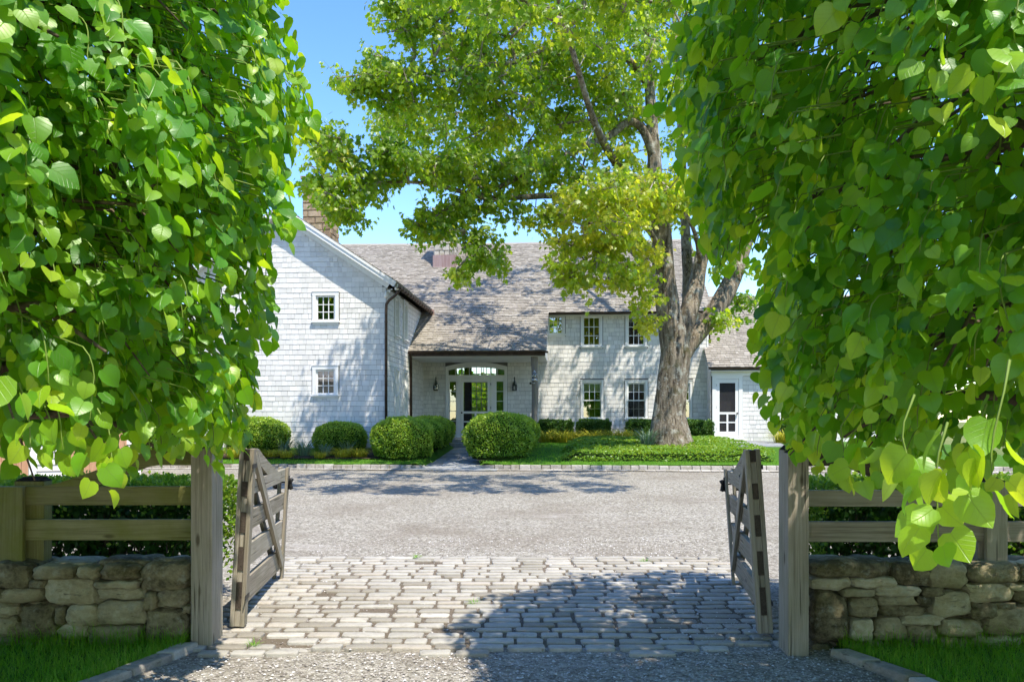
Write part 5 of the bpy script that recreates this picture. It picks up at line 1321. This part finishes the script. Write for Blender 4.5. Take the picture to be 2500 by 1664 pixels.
lime('lime_tree', 'lush lime tree with large drooping leaves over the right wall and gate post', 3.02, 4.45,
     [(1.63, 1.34), (1.82, 1.52), (2.05, 1.60), (2.3, 1.65), (2.55, 1.72), (2.8, 1.84), (3.05, 1.94), (3.6, 1.97), (4.4, 1.95), (5.2, 1.8), (6.2, 1.35), (6.9, .6)], 1.45, 9, 31000,
     [sp(2120, 985, 2.9, 6, .11), sp(2160, 1040, 2.95, 5, .11), sp(2270, 1050, 3.2, 3, .10), sp(2080, 970, 3.2, 4, .11), sp(1990, 985, 3.9, 4, .10), sp(1900, 960, 4.4, 4, .09), sp(2200, 930, 2.8, 5, .12), sp(2310, 900, 2.7, 4, .12), sp(1850, 930, 4.7, 4, .085), sp(1935, 980, 4.1, 4, .095), sp(2040, 985, 3.8, 4, .10), sp(2250, 985, 3.6, 4, .10), sp(2330, 985, 3.4, 4, .105), sp(1960, 1000, 4.5, 4, .09), sp(2020, 1000, 4.4, 4, .09), sp(2100, 1000, 4.3, 4, .09), sp(2180, 1000, 4.2, 4, .095), sp(2260, 1010, 4.2, 4, .09), sp(1880, 985, 4.8, 4, .085)], .15)

# ------------------------------------------------------------------ the old maple in front of the house
MLT = [(0, 0, 0), (.26, .12, .03), (.62, .22, .07), (.36, .42, .04), (.58, .74, .05), (.24, .70, .0), (0, 1.08, -.10), (-.24, .70, .0), (-.58, .74, .05), (-.36, .42, .04), (-.62, .22, .07), (-.26, .12, .03)]
MLF = [(0, 1, 2, 3), (0, 3, 4, 5), (0, 5, 6), (0, 6, 7), (0, 7, 8, 9), (0, 9, 10, 11)]
def maple():
    rg = np.random.default_rng(77)
    t = thing('maple_tree', 'tall old maple with thick forked trunk in front of the white house', 'tree', tuple(W(1540, 1030, 25)), 0)
    O = np.array(W(1540, 1030, 25))
    def ww_(*pts): return [np.array(W(x, y, d)) for x, y, d in pts]
    u = .0062                                     # half width in metres of one noted pixel at the trunk
    limbs = [
      (ww_((1548,1062,25),(1544,1030,25),(1541,1000,25),(1540,950,25),(1547,880,25),(1554,820,25),(1550,780,25),(1540,720,24.9),(1529,650,24.8),(1525,590,24.7),(1522,530,24.7),(1510,440,24.6),(1503,330,24.6),(1494,200,24.7),(1484,60,24.9),(1470,-120,25)),
         [.80,.66,.565,.455,.425,.42,.39,.34,.32,.30,.27,.21,.17,.14,.10,.05]),
      (ww_((1556,850,25.1),(1566,790,25.1),(1585,720,25.2),(1601,660,25.4),(1610,610,25.5),(1625,540,25.7),(1640,430,26),(1650,300,26.3),(1655,150,26.6),(1660,-60,27)), [.20,.25,.265,.235,.205,.18,.15,.12,.09,.05]),
      (ww_((1556,880,25.3),(1579,805,25.4),(1622,745,25.7),(1660,690,26),(1690,630,26.3),(1716,560,26.6),(1750,470,27),(1790,350,27.5),(1830,150,28)), [.17,.235,.255,.275,.25,.21,.165,.12,.06]),
      (ww_((1560,820,25.6),(1580,740,26.2),(1583,650,26.8),(1578,540,27.3),(1570,380,28),(1560,180,28.8),(1545,-60,29.5)), [.22,.2,.18,.15,.12,.09,.05]),
      (ww_((1528,690,25.1),(1505,640,25.6),(1480,605,26),(1440,560,26.6),(1380,500,27.2),(1300,430,27.8),(1200,370,28.3)), [.16,.14,.12,.10,.085,.06,.03]),
      # long sinuous limbs to the left
      (ww_((1506,370,24.6),(1480,300,24.3),(1446,280,24.1),(1400,315,23.9),(1354,332,23.7),(1290,362,23.4),(1228,383,23.2),(1170,420,22.9),(1122,442,22.7),(1038,475,22.3),(992,505,22)), [.13,.12,.105,.10,.095,.09,.08,.07,.062,.045,.02]),
      (ww_((1514,520,24.6),(1460,490,24),(1400,470,23.6),(1340,456,23.3),(1270,450,23),(1198,454,22.8),(1114,454,22.4),(1051,438,22.1),(975,421,21.8),(870,421,21.4),(790,440,21),(730,455,20.8)), [.12,.11,.10,.09,.085,.075,.065,.055,.045,.03,.02,.012]),
      (ww_((1494,200,24.7),(1440,130,24),(1375,105,23.5),(1303,122,23),(1249,118,22.6),(1186,143,22.2),(1100,150,21.8),(1038,160,21.5),(930,175,21),(840,180,20.6)), [.11,.10,.085,.078,.07,.06,.05,.04,.025,.012]),
      (ww_((1503,330,24.6),(1430,230,25),(1341,189,25.3),(1291,181,25.6),(1228,185,25.8),(1165,177,26),(1101,194,26.2),(1030,223,26.4),(930,260,26.6),(850,300,26.6)), [.10,.09,.075,.07,.062,.055,.045,.035,.02,.012]),
      (ww_((1508,420,24.6),(1440,400,23.6),(1395,340,22.6),(1360,260,21.8),(1330,160,20.8),(1290,20,19.6),(1260,-140,18.4)), [.12,.11,.10,.085,.07,.05,.03]),
      (ww_((1484,60,24.9),(1450,-60,23),(1420,-200,21),(1380,-380,19)), [.09,.08,.06,.03]),
      (ww_((1650,300,26.3),(1700,180,25),(1740,40,23.5),(1780,-120,22)), [.09,.075,.055,.03]),
      (ww_((1520,590,24.6),(1500,540,23.8),(1460,505,22.8),(1400,500,21.9),(1340,520,21.2)), [.09,.08,.06,.045,.02]),
      (ww_((1525,640,24.6),(1490,630,23.6),(1440,610,22.8),(1385,605,22.2),(1320,615,21.6),(1275,600,21.2)), [.07,.06,.045,.03,.018,.008]),
      (ww_((1610,600,25.3),(1600,540,24),(1575,490,22.8),(1530,460,21.8)), [.07,.06,.045,.02]),
      (ww_((1354,332,23.7),(1330,420,23.2),(1290,520,22.8)), [.03,.02,.01]),
      (ww_((1470,-120,25),(1400,-350,25.5),(1300,-600,26)), [.05,.04,.02]),
    ]
    # crown lobes: pixel centre, depth, radii in px, depth radius, number of leaf clusters
    lobes = [(905,12,21,55,22,1.2,20),(960,70,21.5,60,45,1.5,34),(1080,60,22,120,75,2.2,74),(1250,70,22.5,150,90,2.5,95),(1400,110,23,130,110,2.5,85),(1520,90,25,80,130,2.5,50),
      (815,182,20.7,48,24,.9,17),(870,165,20.9,55,32,1.0,24),(925,205,21.3,70,55,1.3,40),(1040,170,21.7,110,70,1.8,66),(1160,220,22.4,110,70,2,55),(1300,220,23.5,120,80,2.2,60),(1430,220,23.6,70,90,2,36),
      (890,285,25.8,45,35,1.3,24),(960,275,25.4,75,42,1.6,44),(1080,300,25,110,52,2,58),(1220,300,25,110,60,2,46),(1350,280,25.5,90,60,2,34),
      (735,310,20.9,26,26,.6,12),(775,345,21,50,36,.9,26),(735,415,20.8,34,34,.7,17),(775,470,20.9,42,30,.8,20),(825,418,21.2,60,36,1.0,30),(815,495,20.9,30,14,.5,7),
      (900,370,21.6,70,40,1.3,42),(985,385,21.9,80,40,1.5,46),(1090,385,22.5,95,42,1.8,50),(1210,400,23,90,45,2,44),(1330,400,23.4,95,50,2,44),(1430,400,23.6,70,55,1.8,34),
      (960,515,22,32,26,.6,13),(1010,500,22.2,45,24,.8,17),(1070,470,22.5,60,26,1,20),(1050,535,22.3,45,22,.7,16),(1110,545,22.4,28,20,.6,9),(1095,595,22.2,34,22,.6,13),(1060,628,22.1,26,14,.5,7),(1150,590,22.3,20,20,.4,5),(1180,480,23,60,26,1.2,16),(1250,505,23,45,22,1,10),
      (1410,455,22,110,50,2.0,62),(1320,480,22,75,38,1.4,28),(1490,440,22.4,95,55,2,56),(1590,460,23.2,90,55,2,50),(1395,540,22,80,45,1.4,36),(1300,555,22,50,24,.9,14),(1350,590,22.4,60,30,1,14),(1440,545,22.6,50,34,1.2,24),(1665,540,25.6,60,45,1.6,26),(1690,600,26,40,40,1.6,16),
      (1300,606,21.4,36,14,.5,11),(1350,635,21.8,52,20,.7,18),(1420,625,22.4,50,34,1,20),(1470,600,23,45,40,1.2,16),(1480,690,23.2,30,30,.6,10),(1505,735,23.4,28,22,.5,8),(1640,740,25.2,50,22,.8,9),(1700,690,26.5,40,40,1.2,10),
      (1630,410,25.5,70,55,2.2,40),(1600,280,26,80,90,2.6,40),(1660,120,26,90,120,3,44),(1740,250,26.5,90,150,3,36),(1780,480,27,80,120,2.4,20),
      (1500,330,27.5,120,110,2.4,26),(1250,330,28.3,120,60,1.8,16),(1560,150,29,130,140,2.5,24),
      # the crown above and towards the viewer, out of the picture but shading the drive and the house
      (1250,-160,18.5,230,110,2.6,60),(1480,-170,20,200,130,3,55),(1050,-120,20.5,170,90,2.2,50),(1750,-120,22,200,140,3,45),(1300,-330,22,230,140,3.5,50),(1550,-350,25,240,160,4,50),(1350,-560,25.5,170,120,3,28),(1850,-50,26,130,170,3,26),(1250,-60,27.5,180,110,2.5,26),
      (1150,-10,16.5,110,60,1.4,26),(1350,0,16,130,60,1.4,32),(1550,-30,16.5,130,70,1.5,30),(1000,-50,17,90,60,1.4,22),(1750,-60,17,120,80,1.5,24),(1250,-40,29.5,150,80,2,36),(1420,-60,30,150,90,2,36),(1090,-10,29,90,60,1.6,22),(1600,-120,30,140,120,2.2,34),
      (880,-110,14.8,75,48,1.3,30),(1060,-95,14.3,75,48,1.3,30),(1240,-100,14.0,75,48,1.3,30),(1420,-95,14.2,75,48,1.3,30),(1600,-105,14.0,75,48,1.3,30),(1790,-110,14.4,75,48,1.3,30)]
    nodes = []; par = []; rad0 = []
    for pts, rr in limbs:
        prev = -1
        for i in range(len(pts)-1):
            seg = max(2, int(np.linalg.norm(pts[i+1]-pts[i])/.35))
            for k in range(seg):
                nodes.append(pts[i]+(pts[i+1]-pts[i])*k/seg); rad0.append(rr[i]+(rr[i+1]-rr[i])*k/seg); par.append(-2)
        nodes.append(pts[-1]); rad0.append(rr[-1]); par.append(-2)
    nl = len(nodes); cl = []; tone = []
    for (x, y, d, rx, ry, rd, n) in lobes:
        c = np.array(W(x, y, d)); s = K/F*d
        for _ in range(max(4, int(n*.6))):
            q = rg.normal(size=3); q /= np.linalg.norm(q); q *= rg.random()**.42
            cl.append(c+q*np.array([rx*s, rd, ry*s])); tone.append(.42+.36*float(np.clip((y-330)/140, 0, 1)*np.clip((x-1150)/180, 0, 1)*np.clip((25.5-d)/2, 0, 1))+.14*rg.normal())  # lower front lobes toned yellower: their sunlit glow is put into the leaf colour
    cl = np.array(cl); tone = np.array(tone)
    NA = np.zeros((nl+len(cl)*6, 3)); NA[:nl] = np.array(nodes); cnt = nl
    thick = np.array(rad0); ok = np.ones(len(NA), bool); ok[:nl] = thick < .2
    order = np.argsort([np.min(np.linalg.norm(NA[:nl]-c, axis=1)) for c in cl])
    parent = list(par); tips = {}
    for ci in order:
        c = cl[ci]; dd = np.linalg.norm(NA[:cnt]-c, axis=1)+(~ok[:cnt])*50; j = int(np.argmin(dd)); L = dd[j]
        if L > 45: L = np.linalg.norm(NA[j]-c)
        m = int(min(5, max(1, L/.45))); a = NA[j].copy(); off = rg.normal(0, .13, 3)*L
        pj = j
        for k in range(1, m+1):
            q = k/m; NA[cnt] = a+(c-a)*q+off*q*(1-q)*2+np.array([0, 0, .16*L*q*(1-q)]); parent.append(pj); pj = cnt; cnt += 1
        tips[ci] = pj
    load = np.zeros(cnt)
    for ci in tips: load[tips[ci]] += 1
    for i in range(cnt-1, nl-1, -1):
        if parent[i] >= 0: load[parent[i]] += load[i]
    b = MB()
    for k, (pts, rr) in enumerate(limbs):        # trunk and main limbs
        sub = []; sr = []
        for i in range(len(pts)-1):
            n = 5 if k < 4 else 3
            p0 = pts[max(i-1, 0)]; p1 = pts[i]; p2 = pts[i+1]; p3 = pts[min(i+2, len(pts)-1)]
            for q in range(n):
                s = q/n; sub.append(.5*((2*p1)+(-p0+p2)*s+(2*p0-5*p1+4*p2-p3)*s*s+(-p0+3*p1-3*p2+p3)*s**3)); sr.append(rr[i]+(rr[i+1]-rr[i])*s)
        sub.append(pts[-1]); sr.append(rr[-1])
        if k == 0:
            fl = lambda a, L, i: 1+.035*math.sin(5*a+L*.6)+.03*math.sin(11*a+L*2.1)+.03*mnoise.noise((math.cos(a)*2, math.sin(a)*2, L*1.2))+max(0, 1-L/1.3)**2*.28*(max(0, math.sin(3*a+.6))-.2)
        else: fl = lambda a, L, i: 1+.05*math.sin(5*a+L*1.5+k)+.07*mnoise.noise((math.cos(a)*1.5+k, math.sin(a)*1.5, L*1.5))
        b.tube([tuple(p-O) for p in sub], sr, 28 if k == 0 else (18 if k < 5 else 9), fn=fl)
    b.build('trunk', M['bark'], t, True)
    b = MB()
    for i in range(nl, cnt):
        j = parent[i]; ra = .0055+.0075*math.sqrt(load[i]); rb = ra if j < nl else min(.0055+.0075*math.sqrt(load[j]), ra*1.5)
        b.tube([tuple(NA[j]-O), tuple(NA[i]-O)], [rb, ra], 5, cap=False)
    P = []; D = []; N = []; S = []; Rn = []
    for ci, ti in tips.items():
        c = NA[ti]
        tw = 5
        for k in range(tw):
            dv = rg.normal(size=3); dv[2] = dv[2]*.5-.12; dv /= np.linalg.norm(dv); L = .22+.36*rg.random(); e = c+dv*L
            b.tube([tuple(c-O), tuple((c+e)/2-O+rg.normal(0, .03, 3)), tuple(e-O)], [.007, .005, .002], 3, cap=False)
            m = int(rg.integers(7, 11))
            for q in range(m):
                s = .25+.8*rg.random(); p = c+dv*L*s+rg.normal(0, .075, 3); o = norm(dv+rg.normal(0, .6, 3))
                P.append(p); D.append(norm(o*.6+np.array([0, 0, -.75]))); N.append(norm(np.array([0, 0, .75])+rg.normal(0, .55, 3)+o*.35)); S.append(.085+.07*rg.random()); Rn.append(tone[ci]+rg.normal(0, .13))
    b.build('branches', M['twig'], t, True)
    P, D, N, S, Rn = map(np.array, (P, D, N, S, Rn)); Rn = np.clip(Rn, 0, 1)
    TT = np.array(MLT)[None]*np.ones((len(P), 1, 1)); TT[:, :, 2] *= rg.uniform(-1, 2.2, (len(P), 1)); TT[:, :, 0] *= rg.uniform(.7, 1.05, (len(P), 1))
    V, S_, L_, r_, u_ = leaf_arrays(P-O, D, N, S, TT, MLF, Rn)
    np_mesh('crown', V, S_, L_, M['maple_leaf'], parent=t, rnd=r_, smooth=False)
maple()

# ------------------------------------------------------------------ trees of the far meadow, seen through the hall, and of the lane behind the viewer, mirrored in the panes
def backdrop_tree(name, label, x, y, h, r, seed, mat, n=3500, group=None):
    rg = np.random.default_rng(seed); t = thing(name, label, 'tree', (x, y, 0), 0, group)
    b = MB(); b.tube([(0, 0, -.3), (.05, 0, h*.3), (0, .1, h*.6), (0, 0, h*.9)], [r*.09, r*.07, r*.04, .02], 8); 
    for k in range(9):
        a = k*2.4; z = h*(.3+.06*k); b.tube([(0, 0, z), (r*.4*math.cos(a), r*.4*math.sin(a), z+.12*h), (r*.75*math.cos(a), r*.75*math.sin(a), z+.16*h)], [r*.03, r*.02, .01], 5)
    b.build('trunk', M['bark'], t, True)
    q = rg.normal(size=(n, 3)); q = norm(q)*(rg.random((n, 1))**.4)
    lump = np.array([1+.35*mnoise.noise(Vector(v)*2.2+Vector((seed, 0, 0))) for v in q]); P = q*lump[:, None]*np.array([r, r, h*.38])+np.array([0, 0, h*.62])
    V, S_, L_, r_, u_ = leaf_arrays(P, rg.normal(size=(n, 3)), rg.normal(size=(n, 3))+np.array([0, 0, .8]), r*.12*(.6+.8*rg.random(n)), QUAD, QF, rg.random(n)*.7)
    np_mesh('crown', V, S_, L_, M[mat], parent=t, rnd=r_)
for i, (x, y, h, r, lab) in enumerate(((-6, 95, 7, 5, 'distant meadow tree seen at the left of the door glass'), (-2.2, 80, 5.5, 3.4, 'distant meadow tree seen through the middle of the front door'), (3, 100, 6, 5, 'distant meadow tree seen behind the right sidelight'))):
    backdrop_tree('meadow_tree', lab, x, y, h, r, 100+i, 'maple_leaf', 2500, 'meadow trees seen through the hall')
lane = [(14, -9, 13, 5.5), (6, -13, 12, 5), (22, -4, 14, 6), (-7, -12, 12, 5.5), (-15, -7, 13, 5.5)]
for i, (x, y, h, r) in enumerate(lane):
    backdrop_tree('lane_tree', ['broad green lane tree mirrored in the upstairs panes right of the maple', 'green lane tree mirrored in the middle upstairs panes', 'big lane tree mirrored in the rightmost panes', 'lane tree mirrored in the upper gable window', 'lane tree mirrored in the lower gable window'][i], x, y, h, r, 120+i, 'maple_leaf', 5000, 'lane trees mirrored in the house windows')
